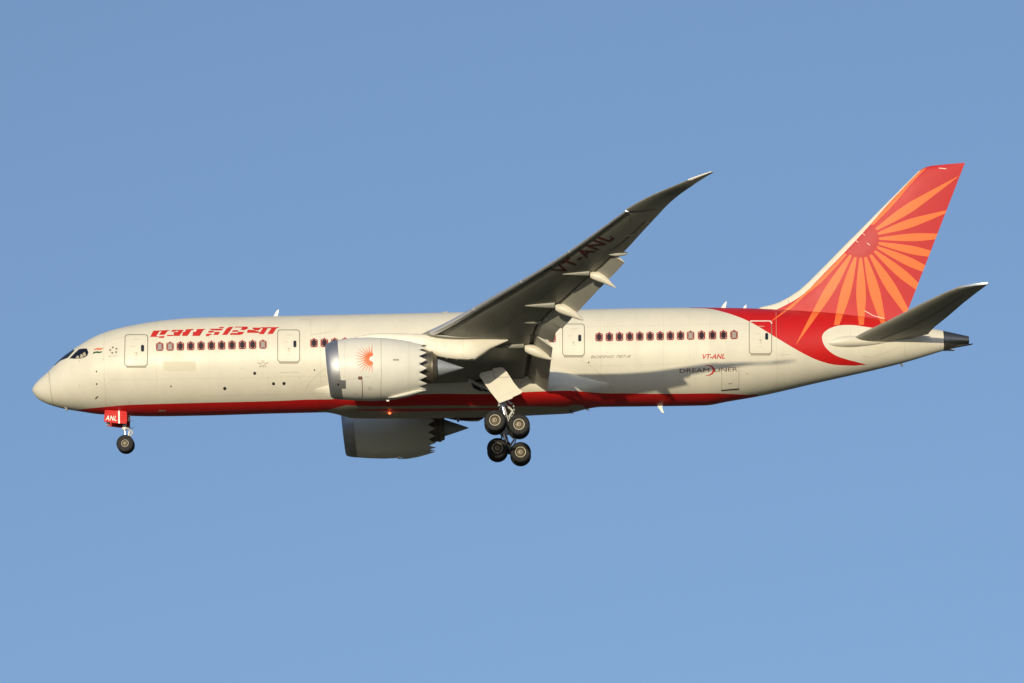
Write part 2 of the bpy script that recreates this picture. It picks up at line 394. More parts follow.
# ---- paint details, panel lines, writing on the hull
det = MB(['line'])
def L(pts, wd, m='line', bv=None, off=.008): decal(det, strip(pts, wd), bv or BFB, m, off)
L([(48.9, 371.8), (49.4, 378), (50.6, 390), (53.2, 404.5)], .5)
L([(104.5, 333.5), (103.8, 350), (104.5, 380), (106, 405)], .35, 'sline')
L([(310, 318), (311.5, 335), (311.5, 336)], .4, 'sline'); L([(298, 320.5), (304, 319.5), (310, 320)], .4, 'sline')
L([(305, 391), (309, 383), (316, 376), (326, 368)], .5, 'sline')
L([(580, 360), (590, 365), (601, 375), (611, 386), (615, 393)], .4, 'sline')
for x in (156, 209, 268, 320, 520, 600, 636, 663, 689, 710, 776): L([(x, 320+(0 if x < 600 else -8)), (x+.4, 345), (x+.8, 390)], .22, 'sline')
L([(783, 372), (786, 385)], .3, 'sline'); L([(108, 341), (124, 337)], .15, 'sline'); L([(150, 334), (277, 328.4)], .001, 'sline')
L([(586, 327), (748, 323.6)], .15, 'sline'); L([(586, 366), (718, 363)], .15, 'sline'); L([(110, 380), (330, 376)], .15, 'sline'); L([(200, 396), (330, 393)], .15, 'sline'); L([(904, 343), (906, 358)], .4, 'sline')
L([(858, 348), (862, 356), (872, 357.4), (900, 347)], .4, 'sline')
L([(851, 329.5), (849.8, 336), (850.5, 340)], .4, 'sline')
L([(311, 335), (332, 331.6)], .5, 'sline')
for (x, y, r) in ((254.7, 373.3, 1.6), (273.5, 383.7, 1.6), (284, 383.5, 1.7), (224.8, 388.5, 1.7), (171, 386.3, .8), (96.5, 371.5, .8), (96.7, 384, .9), (79.6, 385.5, .5), (79.5, 361, .5), (103.2, 359, .5), (241.5, 368.2, .5), (241.5, 379, .4), (258.5, 379, .4), (268, 378, .4), (299.5, 378, .5), (588.6, 362.5, .8), (747, 374, .7), (314.5, 370, .8), (242, 314, .3), (679.5, 380, .4)):
    decal(det, [circle(x, y, r, n=10)], BFB, 'dark' if r > .7 else 'line', step=4)
decal(det, strip([(95.5, 398.8), (97.8, 396.5)], 1.1), BFB, 'dark')
decal(det, [rrect(179.5, 366, 16, 4.5, .3, n=1)], BFB, 'dirty')
for a in ((280, 372.4, 289, 372.3), (291, 372.4, 299, 372.2), (780, 354.8, 791, 354.6), (128, 402.6, 131, 402)): L([a[:2], a[2:]], .6, 'sline')
merge_into(fus, det)

def lettering(name, jobs, bvh, off=.011, step=2.5, parent=None):
    mb = MB([jobs[0][1]])
    for shapes, m in jobs: decal(mb, shapes, bvh, m, off, step)
    return mb.build(name, parent or plane, sharp=0, weld=False)
def ZZ(ox, oy, k, polys): return [[(ox+x/k, oy+y/k) for x, y in q] for q in polys]
title = ZZ(148, 325, 28.44, [
    [(150, 178), (330, 178), (225, 325), (215, 338), (62, 338)], [(215, 322), (300, 320), (292, 336), (212, 338)], [(150, 168), (625, 147), (600, 165), (330, 180), (146, 180)], [(390, 176), (570, 163), (465, 280), (320, 280)], [(315, 328), (470, 318), (450, 367), (303, 367)],
    [(695, 146), (1010, 140), (850, 160), (745, 192), (655, 192)], [(860, 143), (1012, 143), (892, 310), (750, 310), (812, 240), (725, 226), (748, 206), (850, 200)], [(548, 286), (712, 286), (760, 306), (700, 314), (543, 318)]])
title += ZZ(180, 325, 28.44, [
    [(170, 130), (392, 115), (380, 137), (327, 150), (207, 310), (58, 310), (125, 230), (82, 217), (98, 198), (150, 195)],
    [(492, 120), (714, 117), (700, 138), (657, 150), (522, 255), (516, 288), (572, 290), (560, 310), (348, 310), (370, 260), (410, 243), (368, 226), (368, 203), (450, 199)]])
title += ZZ(204, 323, 28.44, [
    [(440, 122), (572, 118), (550, 148), (430, 146)], [(185, 170), (545, 168), (497, 212), (370, 214), (365, 197), (180, 197)], [(145, 228), (287, 226), (262, 267), (113, 280)], [(290, 260), (452, 258), (402, 340), (260, 340), (302, 300)], [(65, 313), (228, 313), (216, 332), (150, 352), (140, 374), (53, 377)],
    [(720, 118), (830, 118), (792, 165), (657, 340), (513, 340), (625, 190), (618, 180)], [(800, 242), (830, 213), (972, 208), (950, 252), (798, 254)], [(760, 293), (900, 290), (905, 314), (1024, 314), (1024, 340), (738, 340)]])
title += ZZ(240, 322, 25.6, [
    [(-130, 126), (187, 124), (187, 142), (-135, 142)], [(45, 130), (187, 130), (214, 166), (165, 182), (135, 207), (13, 207), (55, 165)], [(-60, 258), (102, 256), (90, 286), (40, 324), (-70, 324), (-62, 300)],
    [(320, 150), (542, 152), (525, 170), (475, 217), (383, 212), (383, 186), (408, 180), (318, 170)], [(205, 206), (337, 208), (325, 240), (335, 260), (502, 260), (500, 282), (183, 277), (185, 240)],
    [(595, 153), (714, 153), (607, 312), (488, 312), (520, 262)], [(805, 158), (937, 158), (832, 307), (703, 307), (795, 185)], [(540, 143), (992, 139), (975, 162), (540, 160)]])
tl = MB(['letter'])
for i, q in enumerate(title):
    cx = sum(a[0] for a in q)/len(q); cy = sum(a[1] for a in q)/len(q)
    decal(tl, [[(x+.06*(1 if x > cx else -1), y+.06*(1 if y > cy else -1)) for x, y in q]], BFB, 'letter', .010+.0005*i)
tl.build('title_lettering', plane, sharp=0, weld=False)
lettering('registration_lettering', [([text_px('VT-ANL', (701.3, 359.2), (23.4, -.5), (1.3, -5.0), bold=.02)], 'letter')], BFB)
arc_o = [(707.5+7.0*cos(radians(a)), 370.2+5.4*sin(radians(a))) for a in range(-100, 101, 10)]
arc_i = [(706.0+6.6*cos(radians(a)), 370.2+4.9*sin(radians(a))) for a in range(-100, 101, 10)]
cres = [[arc_o[i], arc_o[i+1], arc_i[i+1], arc_i[i]] for i in range(len(arc_o)-1)]
lettering('model_lettering', [([text_px('DREAM', (679.6, 372.7), (29.6, -.8), (.1, -4.0), bold=0.0, spacing=1.0)], 'dgrey'), ([text_px('LINER', (714.2, 372.0), (23.2, -.9), (.1, -3.9))], 'dgrey'), (cres, 'letter')], BFB)
lettering('maker_lettering', [([text_px('BOEING 787-8', (590.4, 358.3), (39.4, -.6), (1.6, -2.8), bold=.02)], 'grey')], BFB)
flag = [[(94.3, 349.0), (97.5, 348.0), (100, 348.4), (103.2, 347.8), (102.6, 349.2), (99.8, 350.1), (97, 349.6), (93.6, 350.2)],
        [(93.3, 352.2), (96.5, 351.4), (99.5, 351.7), (102.4, 351.2), (101.6, 352.6), (99, 353.3), (96, 353.0), (92.9, 353.9)]]
lettering('flag_emblem', [([flag[0]], 'saffron'), ([flag[1]], 'green'), ([circle(97.8, 350.8, .5)], 'grey')], BFB)
stars = []
for k in range(5):
    a = radians(-100+72*k); cx, cy = 113.6+3.4*cos(a), 350.3+2.9*sin(a)
    stars.append([(cx+1.35*cos(a+1.2+q), cy+1.25*sin(a+1.2+q)) for q in (0, 2.0, 3.2, 4.4)])
ae = MB(['gline']); decal(ae, stars, BFB, 'gline', .011); decal(ae, strip([(108.3, 356.5), (117.5, 355.6)], .4), BFB, 'line', .011)
decal(ae, strip([(159, 410.8), (165.5, 410.6)], 1.1), BFB, 'line', .011); merge_into(fus, ae)
em = ring(circle(262.9, 361.8, 1.6, 1.4), circle(262.9, 361.8, 1.0, .9)) + [[(257.6, 362.2), (261.4, 363.4), (261.6, 364.4), (258.4, 363.8)], [(268.3, 362.2), (264.5, 363.4), (264.3, 364.4), (267.4, 363.8)]]
lettering('association_emblem', [(em, 'line'), ([text_px('IATA', (259.3, 367.3), (7.2, -.1), (.2, -2.2), bold=.02)], 'line')], BFB)

# ---- cockpit windows
def theta_of(px, py):
    p = hit(BF, px, py)
    X = p.x; xs = [s[0] for s in ST]; zc = lerp(X, xs, [s[1] for s in ST]); b = lerp(X, xs, [s[3] for s in ST]); a = lerp(X, xs, [s[2] for s in ST])
    return X, math.degrees(atan2((p.z-zc)/b, -p.y/a))
def th_decal(mb, poly, m, off, mirror=False):
    v, f = flat_tris([[(x*20, t) for x, t in poly]], 2.2); b = len(mb.v)
    for x, t in v:
        q = fus_pt(x/20, t, off); mb.v.append((q.x, -q.y if mirror else q.y, q.z))
    for g in f: mb.face([b+i for i in g], m)
side = [theta_of(*q) for q in ((69.4, 358.6), (74.3, 353.6), (79.0, 349.3), (83, 348.7), (86.8, 348.6), (88.4, 352.5), (87.3, 355.6), (84.5, 357.4), (80.9, 358.6), (75, 358.9))]
lowf = [theta_of(*q) for q in ((59.6, 361.3), (64.0, 359.4), (67.6, 357.9), (71.2, 354.2), (74.2, 350.9))]
fw = [theta_of(55.6, 365.0)]
Xc = at(52.0, 367.0, 0).x; Xd = at(73.5, 349.6, 0).x
front = [(Xc, 89), (Xc+.04, 75)] + fw + lowf + [(at(75.2, 350.6, -1).x, 74), (Xd+.02, 80), (Xd, 89)]
front = [(Xc, 89), (Xc+.03, 78)] + [q for q in fw+lowf if q[1] < 76] + [(Xd+.08, 68), (Xd+.05, 76), (Xd, 89)]
for mir in (False, True):
    for poly, nm in ((side, 'cockpit_window'), (front, 'cockpit_window')):
        mb = MB(['glass']); th_decal(mb, poly, 'glass', .012, mir)
        if poly is side and not mir:
            sea = [[(80, 357.8), (80.6, 354.6), (82.6, 354.2), (83.6, 357.0), (82, 358.2)], [(83.8, 356.6), (83.0, 353.2), (85.2, 352.2), (86.2, 355.6)], [(75.5, 358.2), (77.5, 355.5), (79, 356.4), (79, 358.4)]]
            decal(mb, sea, BF, 'pilot', .016)
        mb.build(nm, plane, sharp=0, weld=False)

# ---- cabin windows
def cabin_window(cx, cy, closed, mir=False):
    mb = MB(['wred']); hw, hh = 3.75, 4.35
    o = [(cx-hw, cy-3.0), (cx-2.4, cy-3.9), (cx-1.0, cy-4.2), (cx, cy-5.4), (cx+1.0, cy-4.2), (cx+2.4, cy-3.9), (cx+hw, cy-3.0), (cx+hw, cy+3.2), (cx+2.3, cy+4.3), (cx-2.3, cy+4.3), (cx-hw, cy+3.2)]
    decal(mb, [o], BF, 'wred', .010)
    decal(mb, [rrect(cx, cy+.1, 2.75, 3.5, 1.1)], BF, 'wpink', .016)
    decal(mb, [circle(cx+sx*2.1, cy+sy*2.75, .45, n=6) for sx in (-1, 1) for sy in (-1, 1)], BF, 'dirty', .020)
    if not mb.f: return
    f = mb.build('cabin_window', plane, sharp=0, weld=False)
    pb = MB(['shade' if closed else 'cabin']); decal(pb, [rrect(cx, cy+.1, 1.95, 2.9, 1.4)], BF, pb.mats[0], .022)
    q = pb.build('window_pane', f, sharp=0, weld=False)
    if closed: q['label'] = 'window with its grey shade pulled down'
for i in range(11): cabin_window(159.75+10.32*i, 346.75-.22*i, i in (0, 1, 10))
for i in range(24): cabin_window(314+10.35*i, 343.1-.213*i, False)
for i, x in enumerate((599.1, 609.3, 619.5, 629.7, 639.8, 650, 660.2, 670.3, 680.5, 690.6, 701.5, 712.5, 723.4, 734)): cabin_window(x, 337.2-.2*i*.9, i in (9, 13))

# ---- doors
def door(x0, x1, y0, y1, wx, wy, sk=0, pale=False):
    cx, cy, hw, hh = (x0+x1)/2, (y0+y1)/2, (x1-x0)/2, (y1-y0)/2
    pn = MB(['livery']); decal(pn, [rrect(cx, cy, hw-.3, hh-.3, 2.6, sk)], BFB, 'livery', .013)
    pn_o = pn.build('cabin_door', plane, sharp=0, weld=False)
    fr = MB(['gline']); o, i_ = rrect(cx, cy, hw+.35, hh+.35, 3, sk), rrect(cx, cy, hw-.35, hh-.35, 2.5, sk)
    decal(fr, ring(o, i_), BFB, 'gline', .020)
    decal(fr, [rrect(cx, y1+.9, hw-1.5, .75, .3)], BFB, 'line', .026)
    if pale:
        pr = [q for q in ring(rrect(cx, cy, hw+.6, hh+.6, 3, sk, 6), rrect(cx, cy, hw-.5, hh-.5, 2.5, sk, 6)) if sum(a[1] for a in q)/4 < lerp(sum(a[0] for a in q)/4, [749, 772], [321.5, 335])]
        decal(fr, pr, BFB, 'wline', .032)
    for q in ((-4, -3.8, 3, .5), (-1.5, 2.2, 3, .5), (-.6, 5.2, 2, .7), (-1.2, 9, 1.6, .5), (-.5, -11, 5, .4)):
        decal(fr, [rrect(cx+q[0]+1, cy+q[1], q[2]*.7, q[3]*.6, .1, n=1)], BFB, 'sline', .024)
    decal(fr, [circle(cx+.2, cy+3.2+(0), .8, .6, 8)], BFB, 'line', .028)
    fr.build('door_frame', pn_o, sharp=0, weld=False)
    wb = MB(['glass']); decal(wb, [rrect(wx, wy, 1.55, 3.4, 1.4)], BFB, 'glass', .026); wb.build('door_window', pn_o, sharp=0, weld=False)
door(124.9, 147.6, 334.9, 366.0, 142.6, 348.4, -.02)
door(277.7, 299.6, 330.1, 361.8, 294.9, 344.1)
door(562.6, 584.4, 324.2, 355.6, 579.7, 338.2)
door(749.2, 771.6, 321.4, 353.6, 766.6, 336.5, .0, True)
cg = MB(['livery']); decal(cg, [rrect(730.2, 378.5, 8.5, 11.3, .3, n=1)], BFB, 'livery', .010); cgo = cg.build('cargo_door', plane, sharp=0, weld=False)
cg = MB(['line']); decal(cg, ring(rrect(730.2, 378.5, 8.8, 11.6, .3, n=1), rrect(730.2, 378.5, 8.4, 11.2, .3, n=1)), BFB, 'line', .014)
decal(cg, strip([(721.6, 390.3), (738.8, 388.7)], 1.1), BFB, 'dark', .018); decal(cg, strip([(728, 383.6), (732, 383.4)], .6), BFB, 'gline', .018)
cg.build('door_frame', cgo, sharp=0, weld=False)

# ---- stabiliser root fairing, tail cone
ap = MB(['apu'])
aps = [fstation(x) for x in (943.4, 950, 958, 964, 968.8)]
ap.loft(frings(aps, 48), 'apu', True, False)
X, zc, a, b = aps[-1]
ap.loft(frings([(X, zc, a, b), (X-.05, zc, a*.86, b*.86), (X-.6, zc, a*.8, b*.8)], 48), 'dark', False, True)
t0 = at(945, 349.9, 0); 
for y_ in (-.12, .12): ap.tube((t0.x+.3, y_, at(952, 347.4, 0).z), (at(972.5, 344, 0).x, y_, at(972.5, 344.1, 0).z), .07, .02, 'apu', 8)
ap.build('tail_cone', plane)

# ---- aerials
def blade(name, pts, Y=0, th=.05, m='white'):
    mb = MB([m]); P = [at(x, y, Y) for x, y in pts]; mb.prism([q-Vector((0, th, 0)) for q in P], (0, 2*th, 0), m); mb.build(name, plane)
blade('antenna', [(273, 317.5), (276.3, 311.5), (278.6, 309.4), (278.8, 312), (277.2, 317.5)])
blade('antenna', [(720.4, 308.8), (724, 303.6), (726.4, 301.2), (726.6, 303), (725.2, 308.8)])
blade('antenna', [(742.6, 309), (744.2, 306.4), (746.5, 304.4), (746, 309)])
blade('antenna', [(657, 404.5), (663.5, 404.5), (662, 407.5), (664, 413.2), (662, 412.8), (658.8, 408.6), (657.8, 407)])
blade('antenna', [(568, 410), (572, 410), (573.6, 414.4), (570.4, 412.6)], m='steel')
blade('antenna', [(584.5, 408), (588, 407.5), (589.3, 411.0), (586.5, 409.8)], m='steel')
blade('antenna', [(899, 362), (902, 362), (903, 366.8), (901.3, 366)], m='steel')
blade('antenna', [(64, 407), (66.8, 407), (67.8, 411), (66.2, 410.6)], Y=-.3, m='steel')
blade('antenna', [(442, 314), (449, 314), (448, 311.8), (443, 311.9)], m='line')
blade('antenna', [(455, 417), (460, 417), (459, 422), (457.5, 422)], Y=-.4, m='steel')

# ------------------------------------------------------------------ wings
XLE = lambda Y: 23.7+.70*(Y-9.8)+(.085*(Y-26)**2 if Y > 26 else 0)+(.36*(Y-29)**2 if Y > 29 else 0)-.010*Y
ZT = [(2.0, -1.2), (3.1, -1.05), (6.5, -.74), (9.8, -.36), (12, -.08), (15, .44), (18, .96), (20, 1.33), (22, 1.77), (24, 2.30), (26, 2.85), (27, 3.12), (28, 3.37), (29, 3.60), (30.1, 4.02)]
ZLE = pchip([a for a, _ in ZT], [b for _, b in ZT])
CM = [(2.0, 11.2), (3.1, 10.38), (10.3, 5.85), (10.5, 5.72), (12, 4.93), (15, 4.14), (18, 3.42), (21.3, 2.72)]
cmain = lambda Y: lerp(Y, [a for a, _ in CM], [b for _, b in CM])
xcf = lambda Y: lerp(Y, [3, 10], [.87, .83])
CT = pchip([21.3, 22, 24, 26, 27, 28, 29, 29.6, 30.1], [3.28, 3.12, 2.62, 2.15, 1.85, 1.47, 1.0, .66, .22])
cfull = lambda Y: cmain(Y)/xcf(Y) if Y <= 21.3 else CT(Y)
inc = lambda Y: radians(lerp(Y, [2.4, 9.8, 20, 26, 30], [3.2, 2.4, .7, -.3, -1]))
tcr = lambda Y: lerp(Y, [2.4, 10, 30], [.13, .105, .085])
def thick(x): return 5*(.2969*sqrt(max(x, 0))-.126*x-.3516*x*x+.2843*x**3-.1036*x**4)
def camb(x): return .012*4*x*(1-x)*(.5+x)
def wpt(Y, x, side, slat=True):            # point on the wing surface; side +1 upper, -1 lower
    c = cfull(Y); i = inc(Y); z = camb(x)+side*(tcr(Y)*thick(x)+.0015); z *= c
    X = XLE(Y); Z = ZLE(Y)
    sg = .05*c+.15 if 10.4 < Y < 26.35 and slat else 0.0
    xx = x*c
    if sg: xx = sg+xx*(c-sg)/c; z += .04*(1-x)
    return Vector((X+xx*cos(i)+z*sin(i), -Y, Z-xx*sin(i)+z*cos(i)))
def wring(Y, xe, n=22):
    xs = [xe*.5*(1-cos(pi*k/n)) for k in range(n+1)]
    return [wpt(Y, x, -1) for x in xs[::-1]] + [wpt(Y, x, 1) for x in xs[1:]]
wm = MB(['wing'])
seg1 = [2.0, 3.1, 5, 7, 9.0, 9.9, 10.39]
wm.loft([wring(Y, xcf(Y)) for Y in seg1], 'wing')
wm.loft([wring(Y, xcf(Y)) for Y in [10.41+(21.3-10.41)*k/16 for k in range(17)]], 'wing')
wm.loft([wring(Y, 1) for Y in [21.3+5.04*k/8 for k in range(9)]], 'wing')
wm.loft([wring(Y, 1) for Y in [26.36, 26.55, 26.8, 27.2, 27.6, 28, 28.4, 28.8, 29.2, 29.5, 29.8, 30.0, 30.1]], 'wing')
wing = wm.build('wing', plane, sharp=40)
BW = bvh_of(wing)
# dark filler added in the flap gap: paints its shade and hides the sky
sp = MB(['dark'])
for Ys in ([3.3, 5, 7, 9, 10.3], [10.5, 12, 14, 16, 18, 20, 21.2]):
    rr = []
    for Y in Ys:
        a = wpt(Y, xcf(Y), -1); b = wpt(Y, xcf(Y), 1)
        gp = .40 if Y < 10.35 else .26; rr.append([a+Vector((.004, 0, .02)), a+Vector((gp, 0, .15)), b+Vector((gp, 0, -.05)), b+Vector((.004, 0, -.01))])
    sp.loft(rr, 'dark')
gap_shade = sp.build('flap_gap_shade', wing)
spo = MB(['wing'])
for Ys, ext in (([3.2, 5, 7, 9, 10.3], 1.0), ([10.45, 12, 14, 16, 18, 20, 21.2], .55)):
    rr = []
    for Y in Ys:
        b = wpt(Y, xcf(Y), 1)+Vector((-.05, 0, .004)); u = Vector((cos(inc(Y)+.16), 0, -sin(inc(Y)+.16)))*(ext*(1 if ext == 1 else lerp(Y, [10, 21], [1.3, .9])))
        rr.append([b, b+u, b+u-Vector((0, 0, .02)), b-Vector((0, 0, .05))])
    spo.loft(rr, 'wing')
spl = spo.build('spoiler', wing)
parts_w = [gap_shade, spl]
# slats
for Ya, Yb in ((4.2, 8.6), (10.35, 14.1), (14.106, 18.0), (18.006, 21.9), (21.906, 26.3)):
    mb = MB(['slat']); rr = []
    for k in range(7):
        Y = Ya+(Yb-Ya)*k/6; c = cfull(Y); hh = tcr(Y)*c*.26+.02; ch = .055*c+.12
        P = []
        for j in range(15):                 # outer skin from lower edge round the nose to upper edge
            t = -1+2*j/14; a = t*pi/2
            xx = ch*(1-cos(a))*(.55 if t < 0 else 1.0); zz = hh*sin(a)
            P.append((xx, zz-.05))
        Q = [(x*.8+.07+.02, z*.72-.02) for x, z in P[::-1]]
        i = inc(Y)+radians(-12)
        rr.append([(XLE(Y)+x*cos(i)+z*sin(i), -Y, ZLE(Y)-x*sin(i)+z*cos(i)) for x, z in P+Q])
    mb.loft(rr, 'slat'); parts_w.append(mb.build('slat', wing, sharp=50))
# flaps
def flap(name, Ya, Yb, f, m='flapgrey', n=6, thk=.13, up=.10, gap=.14):
    mb = MB([m]); rr = []
    for k in range(n+1):
        Y = Ya+(Yb-Ya)*k/n; L_, dl = f(Y); dl = radians(dl); a = wpt(Y, xcf(Y), -1)+Vector((gap, 0, up-.02))
        N = 9; xs = [.5*(1-cos(pi*q/N)) for q in range(N+1)]
        P = [(x*L_, -(thick(x)*thk*.55+.004)*L_) for x in xs[::-1]]+[(x*L_, (thick(x)*thk*1.9+.004)*L_) for x in xs[1:]]
        rr.append([(a.x+x*cos(dl)+z*sin(dl), -Y, a.z-x*sin(dl)+z*cos(dl)) for x, z in P])
    mb.loft(rr, m); o = mb.build(name, wing, sharp=45); parts_w.append(o); return o
fl1 = flap('flap', 3.2, 10.3, lambda Y: (lerp(Y, [3.1, 9.9], [1.42, 1.30]), lerp(Y, [3.1, 9.9], [38, 40])), gap=.26)
fl2 = flap('flaperon', 10.45, 12.75, lambda Y: (lerp(Y, [10.4, 12.8], [1.22, 1.10]), lerp(Y, [10.4, 12.8], [28, 33])))
fl3 = flap('flap', 12.85, 21.2, lambda Y: (lerp(Y, [12.8, 15, 21.2], [1.20, 1.12, .78]), 36), n=10)
# flap track fairings
def canoe(Y, tip, gap, mov, r, ry=.75):
    mb = MB(['flapgrey', 'fairing']); n = 18
    def rg(px, py, rz): 
        c = at(px, py, -Y); return [(c.x, -Y+rz*ry*cos(2*pi*i/n), c.z+rz*sin(2*pi*i/n)) for i in range(n)]
    fx = []
    for k in range(9):
        t = k/8; fx.append(rg(tip[0]+(gap[0]-tip[0])*t, tip[1]+(gap[1]-tip[1])*t, .015+r*t**.8))
    mb.loft(fx, 'wing')  # fixed half takes dark wing grey, standing in for the wing's shadow
    mb.loft([rg(x, y, q) for x, y, q in mov], 'fairing')
    parts_w.append(mb.build('flap_track_fairing', wing, sharp=50))
canoe(19.2, (562.5, 274.2), (589.4, 272.2), [(590.3, 275.2, .15), (593, 275.6, .22), (598, 276.6, .285), (603, 278.6, .27), (608, 281.8, .2), (612.5, 285.2, .10), (616.2, 288, .015)], .19)
canoe(14.9, (525, 305.8), (554.6, 304), [(555.4, 307.6, .15), (558.5, 308.2, .25), (564, 309.4, .32), (570, 311.6, .30), (576, 315, .22), (580.5, 318, .12), (584, 320.2, .015)], .24)
canoe(8.9, (494, 347.5), (524, 343.8), [(524.8, 348.4, .18), (528.5, 349.2, .27), (534, 350.6, .34), (540, 353, .30), (546, 356, .2), (550, 358.3, .1), (552.6, 359.6, .015)], .25)
def stub(Y, tip, gap, r):
    mb = MB(['wing']); n = 14; fx = []
    for k in range(11):
        t = k/10; c = at(tip[0]+(gap[0]-tip[0])*t, tip[1]+(gap[1]-tip[1])*t, -Y); q = .015+r*sin(t*pi*.92)**.8 if 0 < t < 1 else .015
        fx.append([(c.x, -Y+q*.8*cos(2*pi*i/n), c.z+q*sin(2*pi*i/n)) for i in range(n)])
    mb.loft(fx, 'flapgrey' if Y == 21.4 else 'wing'); parts_w.append(mb.build('actuator_fairing', wing))
stub(12.3, (521, 322), (545, 321), .13); stub(10.4, (515, 331), (540, 331), .13)
stub(21.4, (609, 254.6), (628, 253.2), .12)
# inner aileron/spoiler seams and underside details
wd = MB(['dgrey'])
M['wseam'] = mat('wing_seam', (.06, .06, .05), .6); M['woval'] = mat('access_panel_ring', (.44, .40, .31), .5)
def WL(pts, wd_, m='wseam'): decal(wd, strip(pts, wd_), BW, m, .010)
WL([(610, 250.8), (620, 243.8), (632.5, 233), (645, 221)], .7)
WL([(628, 211.5), (631, 222)], .35); WL([(625, 236.2), (633.5, 234.6)], 1.3, 'flapgrey'); WL([(646, 223.4), (651.5, 222.4)], 1.3, 'flapgrey'); WL([(596, 262.5), (604, 258), (607, 252), (610, 247.5)], .3)
WL([(470, 318), (520, 288), (560, 262), (600, 236), (622, 220)], .22); WL([(500, 330), (530, 306), (560, 283), (585, 262)], .22)
for (x, y) in ((511, 311.5), (493, 321), (472, 331)):
    decal(wd, ring([(q[0]+(q[1]-y)*-.5, q[1]) for q in circle(x, y, 2.6, 4.2, 18)], [(q[0]+(q[1]-y)*-.5, q[1]) for q in circle(x, y, 1.9, 3.3, 18)]), BW, 'woval', .012)
for (x, y) in ((546, 269.8), (549, 268), (473, 313)): decal(wd, strip([(x-2.2, y+1.2), (x+2.2, y-.4)], 1.1), BW, 'dark', .012)
wl = MB(['wletter'])
decal(wl, [text_px('VT-ANL', (562.8, 274.4), (52.4, -36.6), (-12.2, -4.4), bold=.02, spacing=1.12)], BW, 'wletter', .012)
decal(wl, [circle(610.8, 236.3, .9)], BW, 'wletter', .012)

# tip light and pale leading edge cap
tipm = MB(['white']); rr = []
for Y in (29.5, 29.7, 29.9, 30.05, 30.16):
    rr.append([wpt(min(Y, 30.1), x, s)+Vector((-.03, -(.06 if Y > 30.1 else 0), s*.02)) for x, s in ((.30, -1), (.12, -1), (.02, -1), (0, 1), (.03, 1), (.12, 1), (.3, 1))])
tipm.loft(rr, 'white'); parts_w.append(tipm.build('wing_tip_cap', wing))
wing_far = dup_mirror(wing, plane, wingbend=True)
for o in parts_w: dup_mirror(o, wing_far, wingbend=True)
merge_into(wing, wd); wl.build('registration_lettering', wing, sharp=0, weld=False)

# ------------------------------------------------------------------ engines
EY = -9.8
NS = [(325.6, 346.8, 330.2, 396.4), (326.6, 344.4, 331.4, 398.1), (330, 342.2, 334.6, 399.1), (334, 340.7, 338.4, 399.6), (338.2, 339.8, 342.6, 399.9), (350, 338.2, 353.5, 400.6), (370, 337.2, 371, 401.1), (385, 337.8, 385.4, 400.4), (395, 338.9, 395, 399.3), (405, 340.3, 405, 397.4), (412, 341.7, 412, 395.7), (418, 343.2, 418, 394)]
def nsec(tx, ty, bx, by):
    c = at((tx+bx)/2, (ty+by)/2, EY); sc = S*D/(c-CAM).dot(FW); return c, (by-ty)/2/sc, (tx-bx)/2/sc
NN = 216
def nring(c, r, sh, n=NN, dx=None): return [(c.x+sh*sin(2*pi*i/n)+(dx(i) if dx else 0), EY+r*cos(2*pi*i/n), c.z+r*sin(2*pi*i/n)) for i in range(n)]
eng = part('engine')
secs = [nsec(*q) for q in NS]
lip = MB(['lip']); r0 = secs[0]
inner = [(r0[0]+Vector((.12, 0, 0)), r0[1]*.93, r0[2]*.95), (r0[0]+Vector((.45, 0, 0)), r0[1]*.90, r0[2]*.9)]
lip.loft([nring(*q, n=96) for q in inner[::-1]+secs[:5]], 'lip', False, False)
decal_b = None
lip_o = lip.build('inlet_lip', eng, sharp=60)
cowl = MB(['nacelle']); 
fr = [(secs[4][0]+Vector((.01, 0, 0)), secs[4][1]-.004, secs[4][2])]
tooth = lambda i: .44*(1-abs(((i*18/NN) % 1)*2-1))
last = secs[-1]
cw = [nring(*q) for q in fr+secs[5:]]
c2 = last[0]+Vector((.10, 0, 0)); cw.append(nring(c2, last[1]-.02, 0))
cw.append(nring(c2, last[1]-.085, 0, dx=tooth)); 
cowl.loft(cw, 'nacelle', False, False)
cowl.loft([nring(c2, last[1]-.09, 0, dx=tooth), nring(c2+Vector((-.02, 0, 0)), last[1]-.12, 0), nring(c2+Vector((-1.2, 0, 0)), last[1]-.16, 0)], 'dark', False, True)
cowl_o = cowl.build('fan_cowl', eng, sharp=30)
fan = MB(['steel']); cx = r0[0].x+1.25
fan.loft([[(r0[0].x+.45, EY+r0[1]*.90*cos(2*pi*i/64), r0[0].z+r0[1]*.90*sin(2*pi*i/64)) for i in range(64)], [(cx, EY+r0[1]*.9*cos(2*pi*i/64), r0[0].z+r0[1]*.9*sin(2*pi*i/64)) for i in range(64)]], 'flapgrey', False, True, capm='dark')
for k in range(18):
    a = 2*pi*k/18; rr = []
    for t in (0.3, .6, 1.25): 
        aa = a+.12*t; u = Vector((0, cos(aa), sin(aa))); v = Vector((0, -sin(aa), cos(aa))); c = Vector((cx-.2, EY, r0[0].z))+u*t
        rr.append([c-v*.12-Vector((.08, 0, 0)), c+v*.12+Vector((.08, 0, 0)), c+v*.12+Vector((.10, 0, 0)), c-v*.12-Vector((.06, 0, 0))])
    fan.loft(rr, 'steel')
fan.loft([[(cx-.2-q, EY+r*cos(2*pi*i/24), r0[0].z+r*sin(2*pi*i/24)) for i in range(24)] for q, r in ((0, .38), (.25, .27), (.5, .02))], 'dark')
fan.build('fan', eng)
def cring(px, py, r, n=64):
    c = at(px, py, EY); return [(c.x, EY+r*cos(2*pi*i/n), c.z+r*sin(2*pi*i/n)) for i in range(n)]
core = MB(['core'])
